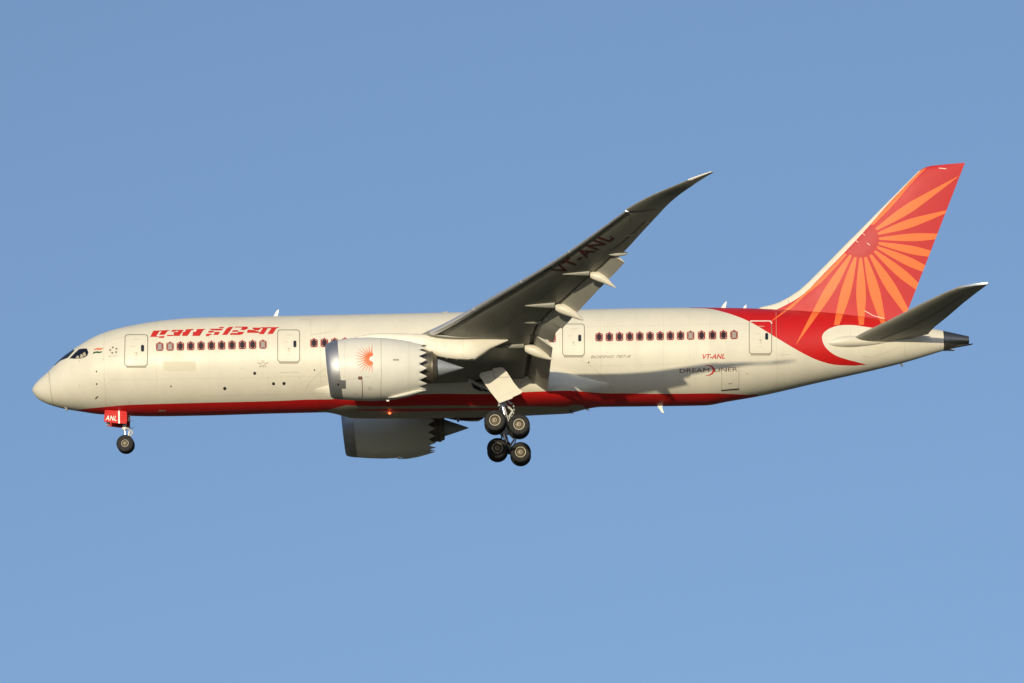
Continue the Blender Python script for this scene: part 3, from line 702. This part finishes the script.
core.loft([cring(404, 367.4, 1.1), cring(414, 367, 1.03), cring(424, 366.8, .96), (cring(430.5, 367, .90)), cring(431, 367, .93), cring(433.2, 367.2, .92), cring(433.6, 367.3, .86), cring(437.2, 367.8, .735), cring(437, 367.8, .69), cring(431, 367.6, .69)], 'core', False, False)
core.loft([cring(431, 367.6, .70), cring(430.9, 367.6, .1)], 'dark', False, True)
core.build('core_nozzle', eng, sharp=30)
cone = MB(['cone']); cone.loft([cring(430, 367.6, .58), cring(438, 367.8, .515), cring(447, 367.9, .34), cring(456, 367.9, .165), cring(462.6, 367.9, .03), cring(463.6, 367.9, .008)], 'cone', False, True)
cone.build('exhaust_cone', eng)
BN = bvh_of(cowl_o, lip_o)
nd = MB(['line'])
def NL(pts, wd_, m='line'): decal(nd, strip(pts, wd_), BN, m, .008, 3)
NL([(344.6, 339.5), (344.9, 378)], .3, 'sline'); NL([(381, 338.4), (381.3, 370), (380.8, 400)], .45); NL([(409, 342), (409, 396)], .3, 'sline')
decal(nd, [rrect(344.4, 384.4, 1.5, 4.2, .2, n=1), [(338, 380), (343, 380), (343, 388.6), (338, 388.6)]], BN, 'lip', .009)
decal(nd, [circle(338.2, 384.4, 1.1, n=10)], BN, 'dark', .013)
NL([(362, 377.5), (362.6, 399.5)], .7, 'wpink'); decal(nd, [rrect(360.3, 378, 2.1, 1.6, .2, n=1)], BN, 'wpink', .01)
decal(nd, [rrect(396, 359.8, 3.0, .9, .2, n=1)], BN, 'grey', .01)
decal(nd, ring(circle(370, 388.3, 1.8), circle(370, 388.3, 1.4)), BN, 'grey', .01)
NL([(345, 379.6), (359, 378.2)], .3, 'sline'); NL([(365, 377), (370, 376.6)], .4, 'sline'); NL([(353, 394), (358, 394.2)], .4, 'sline')
merge_into(cowl_o, nd)
# sunburst on the cowl
sb = MB(['norange']); cxs, cys = 372.6, 358.9; rays = []
base = [(366, 351.5)]
hub_o = [(cxs-.9+5.4*cos(radians(a)), cys+5.6*sin(radians(a))) for a in range(75, 286, 15)]
hub_i = [(cxs-.9+2.4*cos(radians(a)), cys+2.4*sin(radians(a))) for a in range(75, 286, 15)]
hub = [[hub_o[i], hub_o[i+1], hub_i[i+1], hub_i[i]] for i in range(len(hub_o)-1)]
for k in range(15):
    a = radians(88+13.1*k); ln = 18 if 2 < k < 12 else 15.5; bx, by = cxs-1.2, cys
    if k in (0, 14): ln = 16.5; bx += .2
    p0 = (bx+5.2*cos(a-.125), by+5.4*sin(a-.125)); p1 = (bx+5.2*cos(a+.125), by+5.4*sin(a+.125)); tp = (bx+ln*cos(a), by+ln*sin(a)*.93)
    rays.append([p0, p1, tp])
decal(sb, hub+rays, BN, 'norange', .010)
decal(sb, [circle(cxs-.7, cys, 2.5, n=14)], BN, 'white', .012)
sb.build('sunburst_emblem', eng, sharp=0, weld=False)
# drain mast and strake
st = MB(['nacelle'])
st.prism([at(x, y, EY-.0) for x, y in ((386, 399), (390, 399), (388.6, 401.5), (386.4, 401.2))], (0, .1, 0), 'white')
rr = []
for x, y, r in ((388, 397.6, .02), (396, 396.6, .08), (408, 394.0, .11), (418, 391.4, .10), (426, 390.2, .02)):
    c = at(x, y, EY-.55); rr.append([(c.x, c.y+r*1.6*cos(2*pi*i/12), c.z+r*sin(2*pi*i/12)) for i in range(12)])
st.loft(rr, 'nacelle'); st.build('lower_fairing', eng)
# pylon
py = MB(['nacelle', 'fairing'])
PT = [(352, 338.6, 340), (360, 336.3, 341), (370, 334.6, 342), (380, 333.7, 343), (395, 333.6, 345), (410, 334, 348), (424, 334.6, 352), (428, 335, 354.5), (436, 336, 356.8), (447, 336.5, 359.0), (457.5, 337, 360.2), (468, 337, 360.8), (474, 337, 360.4), (482, 337, 355), (490, 337, 349.2), (499, 337, 345), (508, 337.5, 340.8)]
rr = []
for x, yt, yb in PT:
    a = at(x, yt, EY); b = at(x, yb, EY); hw = .34*min(1, (x-348)/26)*min(1, (515-x)/40); hz = (a.z-b.z)/2; zc = (a.z+b.z)/2; n = 28; e = 2/3.4
    rr.append([(a.x, EY+hw*math.copysign(abs(cos(t))**e, cos(t)), zc+hz*math.copysign(abs(sin(t))**e, sin(t))) for t in (2*pi*i/n for i in range(n))])
py.loft(rr, 'fairing')
pyo = py.build('pylon', eng)
BP = bvh_of(pyo); pd = MB(['line'])
decal(pd, strip([(435.8, 338), (436.2, 355)], .35), BP, 'sline'); decal(pd, strip([(463, 339), (463.5, 358)], .3), BP, 'sline')
decal(pd, [[(437, 355.8), (447, 357.8), (457, 358.9), (468, 359.3), (474.5, 358.6), (474, 361), (457, 361), (436, 357.6)]], BP, 'core', .01)
decal(pd, [circle(445.5, 346.3, .5, n=8)], BP, 'line', .01)
merge_into(pyo, pd)
eng_far = part('engine')
for o in list(eng.children):
    if o.name.startswith('sunburst'): continue
    dup_mirror(o, eng_far)

# ------------------------------------------------------------------ fin
FLE = [(742, 311), (756, 310.0), (768, 307.8), (777, 304.9), (786, 300.8), (795, 294.6), (804, 287.0), (818.5, 272.6), (844.9, 246.4), (871, 220.4), (885.8, 205.0), (905, 184.4), (917.5, 172.6), (922, 169.6), (927, 167.7)]
fm = MB(['finred', 'cream'])
# stations: sections run from a leading edge point to the trailing edge at the same fraction of height
nle = [(754, 312.0), (760, 307.4), (768.8, 305.5), (777.6, 302.9), (789, 297.1), (799.5, 290.1), (809.2, 281.3), (821.5, 269), (834.6, 255.7), (846, 244), (858, 232.2), (869.6, 220.4), (886, 203.7), (902, 187.6), (918.3, 171.3), (924.9, 167.6), (930.5, 165.9)]
te0, te1 = (903.1, 322.5), (965, 162.7)
def te_at(y): t = (y-te1[1])/(te0[1]-te1[1]); return (te1[0]+(te0[0]-te1[0])*t, y)
rows = []
for k, (x, y) in enumerate(nle):
    t = k/(len(nle)-1); y2 = y-3.2*max(0, (t-.6)/.4)
    if k == 0: y2 = 322.5
    if k == 1: y2 = 317
    if k == 2: y2 = 311
    rows.append(((x, y), te_at(y2)))
xt = [.0, .004, .015, .035, .07, .12, .2, .3, .42, .55, .68, .8, .9, 1.0]
rr = []
for k, ((x0, y0), (x1, y1)) in enumerate(rows):
    a = at(x0, y0, 0); b = at(x1, y1, 0); c = (b-a).length; ceff = min(c, 6.4); tk = .11*ceff*(1 if k < len(rows)-2 else (.75 if k == len(rows)-2 else .3))
    pts = []
    for x in xt: q = a.lerp(b, x); pts.append((q.x, -(thick(x)*tk+.006), q.z))
    for x in xt[::-1][:-1]: q = a.lerp(b, x); pts.append((q.x, (thick(x)*tk+.006), q.z))
    rr.append(pts)
fm.loft(rr, 'finred')
# skirt that carries the fin down into the hull
low = [(p_[0], p_[1]*1.0, p_[2]-.9) for p_ in rr[0]]
fin = fm.build('tail_fin', plane, sharp=45)
BT = bvh_of(fin)
fd = MB(['cream', 'orange'])
# cream leading edge band
inner_b = [(776, 310.5), (780.2, 308.6), (789, 304.2), (797.8, 298.9), (805.7, 292.8), (816.2, 282.2), (826.7, 271.2), (838, 259.7), (860.6, 235.6), (870, 225.2), (889.5, 202.9), (903, 188.6), (914, 177), (919.6, 171.4)]
outer_b = [(768, 308.6), (776, 306.9), (786, 303.2), (796, 297.5), (806, 289.7), (818.5, 278.2), (831.6, 265.3), (844.9, 251.7), (858, 237.9), (871, 224.3), (885.8, 208.3), (902, 190.7), (917.5, 174.1), (922, 170.7)]
mats_fin = fin.data
# paint the band by height along the chord: handled in the fin's own paint
fp = bpy.data.materials.new('fin_paint'); fp.use_nodes = True; n = fp.node_tree; p = n.nodes['Principled BSDF']; p.inputs['Roughness'].default_value = .45; p.inputs['Specular IOR Level'].default_value = .32
tc = n.nodes.new('ShaderNodeTexCoord'); sx = n.nodes.new('ShaderNodeSeparateXYZ'); n.links.new(tc.outputs['Object'], sx.inputs[0])
zx = curve_nodes(n, sx.outputs[2], [(at(x, y, 0).z, at(x, y, 0).x) for x, y in inner_b])
bandm = mth(n, 'LESS_THAN', sx.outputs[0], zx)
mixc = n.nodes.new('ShaderNodeMix'); mixc.data_type = 'RGBA'; mixc.inputs[6].default_value = (.56, .036, .038, 1); mixc.inputs[7].default_value = (*CREAM, 1)
n.links.new(bandm, mixc.inputs[0]); paint_noise(n, p, mixc.outputs[2], None, .05, 1.2, None)
fin.data.materials[0] = fp; fin.data.materials[1] = fp

def clip(poly, fn):                         # keep fn(x, y) >= 0
    out = []
    for i in range(len(poly)):
        a, b = poly[i], poly[(i+1) % len(poly)]; fa, fb = fn(*a), fn(*b)
        if fa >= 0: out.append(a)
        if (fa >= 0) != (fb >= 0): t = fa/(fa-fb); out.append((a[0]+(b[0]-a[0])*t, a[1]+(b[1]-a[1])*t))
    return out
te_in = lambda x, y: (te_at(y)[0]-.15)-x
def band_in(x, y): return x-lerp(-y, [-q[1] for q in inner_b], [q[0] for q in inner_b])-.0
jy = lambda x: ftop(su(x))
CX, CY, CR = 860.5, 239.4, 16.6
RAYS = [(959.5, 175.6, 9.6), (959, 207.5, 8.8), (972, 235.0, 8.0), (968, 261.6, 8.4), (961, 285.6, 8.8), (945.5, 310, 9.4), (921.5, 335, 10.2), (889, 344, 10.6), (861.6, 349, 9.8), (829.5, 350, 10.2), (795.5, 345.2, 9.6)]
fin_r, hull_r = [], []
def ray_poly(ex, ey, wmx, r_in=18.4):
    dx, dy = ex-CX, ey-CY; Ln = math.hypot(dx, dy); dx /= Ln; dy /= Ln; nx, ny = -dy, dx; A, B = [], []
    for k in range(25):
        t = k/24; r = r_in+(Ln-r_in)*t
        wv = wmx*(.25+.73*sin(pi/2*t/.42)) if t < .42 else wmx*.98*max(0, 1-((t-.42)/.58)**1.15)
        A.append((CX+dx*r+nx*wv/2, CY+dy*r+ny*wv/2)); B.append((CX+dx*r-nx*wv/2, CY+dy*r-ny*wv/2))
    return [[A[i], A[i+1], B[i+1], B[i]] if i < 23 else [A[i], A[24], B[i]] for i in range(24)]
for r in RAYS:
    for q in ray_poly(*r):
        a = clip(clip(q, te_in), lambda x, y: jy(x)+1.5-y)
        if len(a) > 2: fin_r.append(a)
        b = clip(clip(q, lambda x, y: y-jy(x)-.7), lambda x, y: (325.0 if x > 815 else 999)-y)
        if len(b) > 2: hull_r.append(b)
# two slim rays hugging the leading edge
e1 = [(874.0, 224.6), (888.7, 209.9), (898.5, 198.9), (908.4, 186.8), (919.4, 174.8), (926.6, 167.9)]; e0 = [(870.6, 224.8), (883, 210.7), (892, 200.6), (903.2, 188.8), (914.2, 177.2), (920.4, 170.6)]
for i in range(5): fin_r.append([e0[i], e0[i+1], e1[i+1], e1[i]])
e1 = [(846.8, 254.6), (840, 262.7), (821.5, 282.4), (806, 294.8), (792.4, 307.4), (771.6, 321.6)]; e0 = [(844.6, 253.4), (838.2, 259.9), (816.4, 282.4), (798, 299.1), (787, 308.4), (771.4, 321)]
for i in range(5):
    q = [e0[i], e0[i+1], e1[i+1], e1[i]]
    a = clip(q, lambda x, y: jy(x)+1.5-y); b = clip(q, lambda x, y: y-jy(x)-.7)
    if len(a) > 2: fin_r.append(a)
    if len(b) > 2: hull_r.append(b)
fd = MB(['orange', 'disc'])
decal(fd, fin_r, BT, 'orange', .010, 4)
dc = clip(circle(CX, CY, CR+.4, CR, 40), band_in)
decal(fd, [dc], BT, 'disc', .010, 4)
M['fseam'] = mat('fin_seam', (.44, .035, .03), .5)
decal(fd, strip([(864.6, 310.8), (873, 315.6), (884, 318.6)], .6), BT, 'wline', .014, 4)
decal(fd, strip([(939, 168.2), (946, 168.8)], .7), BT, 'wline', .014, 4)
decal(fd, strip([(788.4, 297.8), (788.8, 303.6)], .5), BT, 'line', .014, 4)
for x, y in ((855, 240), (862, 233), (867, 243)): decal(fd, strip([(x, y), (x+3, y+2.2)], .5), BT, 'wline', .018, 4)
merge_into(fin, fd)
hd = MB(['orange']); decal(hd, hull_r, BF, 'orange', .010, 2.5); merge_into(fus, hd)

# ------------------------------------------------------------------ horizontal stabilisers
SY = [(1.1, (847, 341.5), (929, 334)), (1.5, (850.5, 340), (928.4, 333.2)), (2.6, (866.5, 331.5), (934.5, 327.0)), (4.5, (893.5, 318.4), (949.5, 314.9)), (6.5, (921, 304.0), (963, 303.2)), (8.4, (946.5, 292.0), (976.8, 292.4)), (9.1, (956, 288.1), (982, 288.6)), (9.45, (964.5, 286.1), (984.6, 286.6)), (9.75, (975, 284.6), (987.0, 284.8)), (9.9, (985, 283.5), (988.8, 283.6))]
sm = MB(['stab']); rr = []
for Y, l, t in SY:
    a = at(*l, -Y); b = at(*t, -Y); c = (b-a).length; u = (b-a).normalized(); nn = Vector((-u.z, 0, u.x))
    xs = [.5*(1-cos(pi*k/14)) for k in range(15)]
    rr.append([a+u*c*x-nn*(thick(x)*.105*c+.006) for x in xs[::-1]]+[a+u*c*x+nn*(thick(x)*.095*c+.006) for x in xs[1:]])
sm.loft(rr, 'stab'); stab = sm.build('horizontal_stabilizer', plane, sharp=45)
BS = bvh_of(stab); sd = MB(['wseam'])
decal(sd, strip([(880, 339.5), (912, 326.5), (936, 313), (964, 295)], .5), BS, 'wseam', .01, 4)
decal(sd, strip([(930, 321), (936, 318)], 1.0), BS, 'flapgrey', .012, 4)

cap = MB(['slat']); rr = []
for (l, t, Y) in (((957, 288.0), (959, 288.8), 9.1), ((964.5, 286.2), (967, 287.0), 9.45), ((975, 284.6), (977, 285.2), 9.75), ((986.5, 283.4), (987.5, 283.8), 9.92)):
    a = at(*l, -Y); b = at(*t, -Y); rr.append([a, a+Vector((.02, 0, .07)), b+Vector((.05, 0, .08)), b, a+Vector((.03, -.02, -.05))])
cap.loft(rr, 'slat'); capo = cap.build('tip_cap', stab)
sf = dup_mirror(stab, plane); dup_mirror(capo, sf)
merge_into(stab, sd)
# smooth root fairing ahead of the stabiliser
rf = MB(['cream']); rr = []
for x, y, r in ((826, 342.8, .02), (829, 342.6, .24), (834, 342.2, .40), (841, 341.6, .52), (848, 341.2, .58), (855, 341.2, .56), (864, 341.4, .47), (876, 341.2, .36), (892, 339.8, .22), (908, 338.2, .10), (918, 337.2, .02)):
    p_ = hit(BF, x, y) or at(x, y, -1.2); n_ = 20
    rr.append([(p_.x, p_.y+.12+r*.75*cos(2*pi*i/n_), p_.z+r*.62*sin(2*pi*i/n_)) for i in range(n_)])
rf.loft(rr, 'cream'); rfo = rf.build('stabilizer_root_fairing', plane); dup_mirror(rfo, plane)

# ------------------------------------------------------------------ landing gear
def wheel_mb(c, R, wd_, rim, out=-1):
    mb = MB(['tyre', 'rim', 'hub', 'dark']); w2 = wd_/2
    prof = []
    for k in range(13):                     # rounded tyre
        a = -pi/2+pi*k/12; prof.append((w2*sin(a) if True else 0, R-(w2*.62)*(1-cos(a)**.6) if cos(a) > 0 else R-w2*.62))
    tp = [(-w2*.86, rim*1.0), (-w2*.98, rim*1.12), (-w2, R*.80), (-w2*.93, R*.90), (-w2*.74, R*.965), (-w2*.4, R*.995), (0, R), (w2*.4, R*.995), (w2*.74, R*.965), (w2*.93, R*.90), (w2, R*.80), (w2*.98, rim*1.12), (w2*.86, rim)]
    for gx in (-.36, -.12, .12, .36): pass
    mb.lathe_y(c, tp, 'tyre', 56)
    for s in (-1, 1):
        rp = [(s*w2*.86, rim), (s*w2*.90, rim*.93, 'rim'), (s*w2*.86, rim*.84, 'rim'), (s*w2*.55, rim*.76, 'hub'), (s*w2*.42, rim*.60, 'hub'), (s*w2*.46, rim*.44, 'hub'), (s*w2*.80, rim*.36, 'hub'), (s*w2*.88, rim*.24, 'rim'), (s*w2*.88, .004, 'hub')]
        mb.lathe_y(c, rp, 'rim', 40)
        for k in range(9):
            a = 2*pi*k/9; q = Vector((c[0]+rim*.56*cos(a), c[1]+s*w2*.44, c[2]+rim*.56*sin(a))); mb.tube(q-Vector((0, .03, 0)), q+Vector((0, s*.05, 0)), .018, .018, 'hub', 6)
    return mb
def main_gear(dz=0.0):
    g = part('main_landing_gear')
    Fz, Rz = -4.69, -4.97; Fx, Rx = 27.62, 29.02; yo, yi = -5.52, -4.30; ym = (yo+yi)/2
    for x, z in ((Fx, Fz), (Rx, Rz)):
        for y in (yo, yi): wheel_mb((x, y, z), .635, .46, .335).build('wheel', g)
    mb = MB(['steel']); mb.tube((Fx, yo, Fz), (Fx, yi, Fz), .09, .09, 'steel'); mb.tube((Rx, yo, Rz), (Rx, yi, Rz), .09, .09, 'steel')
    mb.tube((Fx-.15, ym, Fz+.02), (Rx+.15, ym, Rz+.0), .15, .15, 'steel'); mb.build('truck_beam', g)
    top = at(499.5, 394, ym); bot = Vector(((Fx+Rx)/2, ym, (Fz+Rz)/2+.05)); mid = top.lerp(bot, .34)
    mb = MB(['strut', 'chrome']); mb.tube(top+(top-bot)*.8, mid, .23, .22, 'strut', 20); mb.tube(mid, mid.lerp(bot, .08), .26, .26, 'strut', 20); mb.tube(mid, mid.lerp(bot, .55), .15, .15, 'chrome', 20); mb.tube(mid.lerp(bot, .55), bot, .19, .21, 'steel', 20)
    # torque links, hoses
    kx = mid+Vector((.62, 0, -.42))
    mb.tube(mid+Vector((.15, 0, .05)), kx, .07, .06, 'strut', 8); mb.tube(kx, mid.lerp(bot, .75)+Vector((.12, 0, 0)), .06, .07, 'strut', 8)
    for k in range(14):
        a = -.9+k*.17; q = mid+Vector((.15+.55*cos(a), -.12, -.35-.62*sin(a))); a2 = a+.17; q2 = mid+Vector((.15+.55*cos(a2), -.12, -.35-.62*sin(a2)))
        mb.tube(q, q2, .035, .035, 'strut' if k % 2 else 'steel', 6)
    mb.tube(bot+Vector((.1, -.2, .1)), bot+Vector((-.15, -.2, 1.0)), .03, .03, 'strut', 6)
    mb.tube(bot+Vector((-.25, .1, 1.5)), Vector((Fx+.1, ym, Fz+.15)), .05, .05, 'steel', 8)
    mb.tube(top+Vector((0, .1, .3)), top+Vector((.2, 1.6, 1.1)), .10, .10, 'strut', 10)       # side brace
    mb.tube(top+Vector((0, .1, .0)), top+Vector((-1.8, .6, 1.0)), .09, .09, 'strut', 10)      # drag brace
    for dx_, dz_ in ((.1, -.1), (.25, .0), (.4, -.15)): mb.tube(mid+Vector((dx_, -.2, .25+dz_)), mid+Vector((dx_+.15, -.2, .1+dz_)), .06, .05, 'white', 6)
    mb.build('strut', g)
    Y0 = -5.95
    out = [at(x, y, Y0) for x, y in ((479.2, 376.2), (481.2, 373.0), (492.6, 370.6), (492.9, 368.8), (502.4, 367.8), (506.4, 371.6), (513.8, 382.8), (518.2, 388.2), (522.6, 391.4), (520.8, 393.6), (512.8, 397.0), (512.4, 398.2), (499.4, 402.9), (490, 391.5))]
    mb = MB(['fairing']); 
    out = [q+Vector((0, -.12*(q.z+3.3), 0)) for q in out]
    mb.prism(out, (0, .07, 0), 'fairing', 'flapgrey')
    dr = mb.build('gear_door', g)
    sd_ = MB(['gline']); bd = bvh_of(dr)
    decal(sd_, strip([(493, 370), (494.2, 377.5), (509, 377)], .4), bd, 'gline', .006, 4); decal(sd_, strip([(497, 398.5), (517, 389.5)], .25), bd, 'sline', .006, 4)
    merge_into(dr, sd_)
    return g
mg = main_gear()
mgf = part('main_landing_gear')
for o in list(mg.children): dup_mirror(o, mgf, .06, .05)
mb = MB(['steel']); P = [at(x, y, 1.6) for x, y in ((444, 413), (486, 413), (484, 417.6), (481.5, 419.6), (470, 420.4), (457, 420.2), (449, 418.4))]
mb.prism(P, (0, .06, 0), 'steel'); mb.build('bay_door', mgf)
# wheel bay beside the near gear: flat dark decal painting its shaded recess
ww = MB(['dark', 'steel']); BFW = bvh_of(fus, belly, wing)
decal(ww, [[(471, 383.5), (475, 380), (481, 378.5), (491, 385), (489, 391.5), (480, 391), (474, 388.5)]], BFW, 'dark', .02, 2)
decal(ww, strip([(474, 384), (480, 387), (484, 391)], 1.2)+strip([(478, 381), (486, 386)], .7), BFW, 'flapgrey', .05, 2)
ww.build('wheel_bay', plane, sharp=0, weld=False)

ng = part('nose_landing_gear')
NX, NZ = 5.54, -4.66
for y in (-.30, .30): wheel_mb((NX, y, NZ), .52, .34, .225).build('wheel', ng)
mb = MB(['strut', 'chrome', 'steel'])
t_ = Vector((NX-.12, 0, -2.6)); b_ = Vector((NX, 0, NZ))
mb.tube(t_, t_.lerp(b_, .52), .13, .13, 'strut', 16); mb.tube(t_.lerp(b_, .5), t_.lerp(b_, .56), .17, .17, 'white', 16); mb.tube(t_.lerp(b_, .5), b_+Vector((0, 0, .2)), .085, .085, 'chrome', 16)
mb.tube(b_+Vector((0, -.32, 0)), b_+Vector((0, .32, 0)), .07, .07, 'steel'); mb.tube(b_+Vector((0, 0, .3)), b_, .11, .12, 'strut')
q0 = t_.lerp(b_, .5); mb.tube(q0+Vector((.1, 0, 0)), q0+Vector((.5, 0, -.3)), .05, .04, 'strut', 8); mb.tube(q0+Vector((.5, 0, -.3)), b_+Vector((.12, 0, .3)), .04, .05, 'strut', 8)
mb.tube(q0+Vector((.32, -.1, .55)), q0+Vector((.30, -.1, -.1)), .03, .03, 'steel', 6)
for k in range(10):
    a = k*.7; mb.tube(q0+Vector((.42+.13*cos(a), -.1, .35+.15*sin(a)-.04*k)), q0+Vector((.42+.13*cos(a+.7), -.1, .35+.15*sin(a+.7)-.04*(k+1))), .016, .016, 'steel', 5)
mb.tube(t_+Vector((.0, 0, .2)), t_+Vector((-1.2, 0, .55)), .07, .07, 'strut', 10)
l1 = at(116, 424, -.15); mb.tube(l1-Vector((0, .02, 0)), l1+Vector((.45, 0, -.02)), .07, .07, 'steel', 8)
l2 = at(108.5, 423.4, -.2); mb.tube(l2+Vector((-.12, 0, 0)), l2+Vector((.1, 0, 0)), .13, .13, 'white', 12)
mb.tube(q0+Vector((.28, -.08, .7)), q0+Vector((.26, -.08, .35)), .08, .07, 'white', 8)
mb.tube(q0+Vector((.3, -.1, -.25)), b_+Vector((.18, -.1, .42)), .06, .05, 'white', 8)
mb.build('strut', ng)
Yd = -.75
for s in (1, -1):
    mb = MB(['frontred'])
    out = [at(x, y, Yd) for x, y in ((104.8, 410.0), (118.4, 410.6), (125.8, 411.2), (126.9, 412.4), (127.0, 420.8), (126.2, 423.6), (118, 423.4), (105, 421.8), (103.9, 421.2))]
    if s < 0: out = [Vector((q.x, -q.y, q.z)) for q in out]
    mb.prism(out, (0, .06*s, 0), 'frontred', 'frontred')
    dr = mb.build('gear_door', ng)
    if s > 0:
        bd = bvh_of(dr); q = MB(['white'])
        decal(q, [text_px('ANL', (105.6, 420.3), (10.8, .6), (.6, -5.0), bold=.012, shear=.1, spacing=1.12)], bd, 'white', .008, 4)
        decal(q, strip([(118.9, 411.2), (119.1, 423.0)], 1.5), bd, 'white', .008, 4)
        q.build('registration_lettering', ng, sharp=0, weld=False)

# ------------------------------------------------------------------ beacon on the belly
bc = at(389.6, 412.6, -.9)
hb = hit(BFB, 389.6, 412.8)
if hb: bc = hb
mb = MB(['beacon']); n_ = 16
mb.loft([[(bc.x+r*cos(2*pi*i/n_), bc.y+r*sin(2*pi*i/n_), bc.z-dz_) for i in range(n_)] for dz_, r in ((-.03, .09), (.03, .09), (.07, .06), (.09, .01))], 'beacon')
mb.build('beacon_light', plane)
bl = bpy.data.lights.new('beacon_lamp', 'POINT'); bl.energy = 1.2; bl.color = (1, .12, .03); bl.shadow_soft_size = .1
bo = bpy.data.objects.new('beacon_lamp', bl); COL.objects.link(bo); bo.parent = plane; bo.location = (bc.x, bc.y-.2, bc.z-.22)

# ------------------------------------------------------------------ ground
gm = bpy.data.meshes.new('ground'); R_ = 30000; N_ = 48
gm.from_pydata([(0, 0, 0)]+[(R_*cos(2*pi*i/N_), R_*sin(2*pi*i/N_), 0) for i in range(N_)], [], [(0, 1+i, 1+(i+1) % N_) for i in range(N_)])
g = bpy.data.objects.new('ground', gm); COL.objects.link(g); g['kind'] = 'structure'
m = bpy.data.materials.new('dry_grass'); m.use_nodes = True; n = m.node_tree; p = n.nodes['Principled BSDF']; p.inputs['Roughness'].default_value = .95
tc = n.nodes.new('ShaderNodeTexCoord'); nz = n.nodes.new('ShaderNodeTexNoise'); nz.inputs['Scale'].default_value = .02; nz.inputs['Detail'].default_value = 8
cr = n.nodes.new('ShaderNodeValToRGB'); cr.color_ramp.elements[0].position = .35; cr.color_ramp.elements[0].color = (.07, .075, .038, 1); cr.color_ramp.elements[1].position = .65; cr.color_ramp.elements[1].color = (.15, .13, .075, 1)
n.links.new(tc.outputs['Object'], nz.inputs['Vector']); n.links.new(nz.outputs[0], cr.inputs[0]); n.links.new(cr.outputs[0], p.inputs['Base Color'])
gm.materials.append(m)
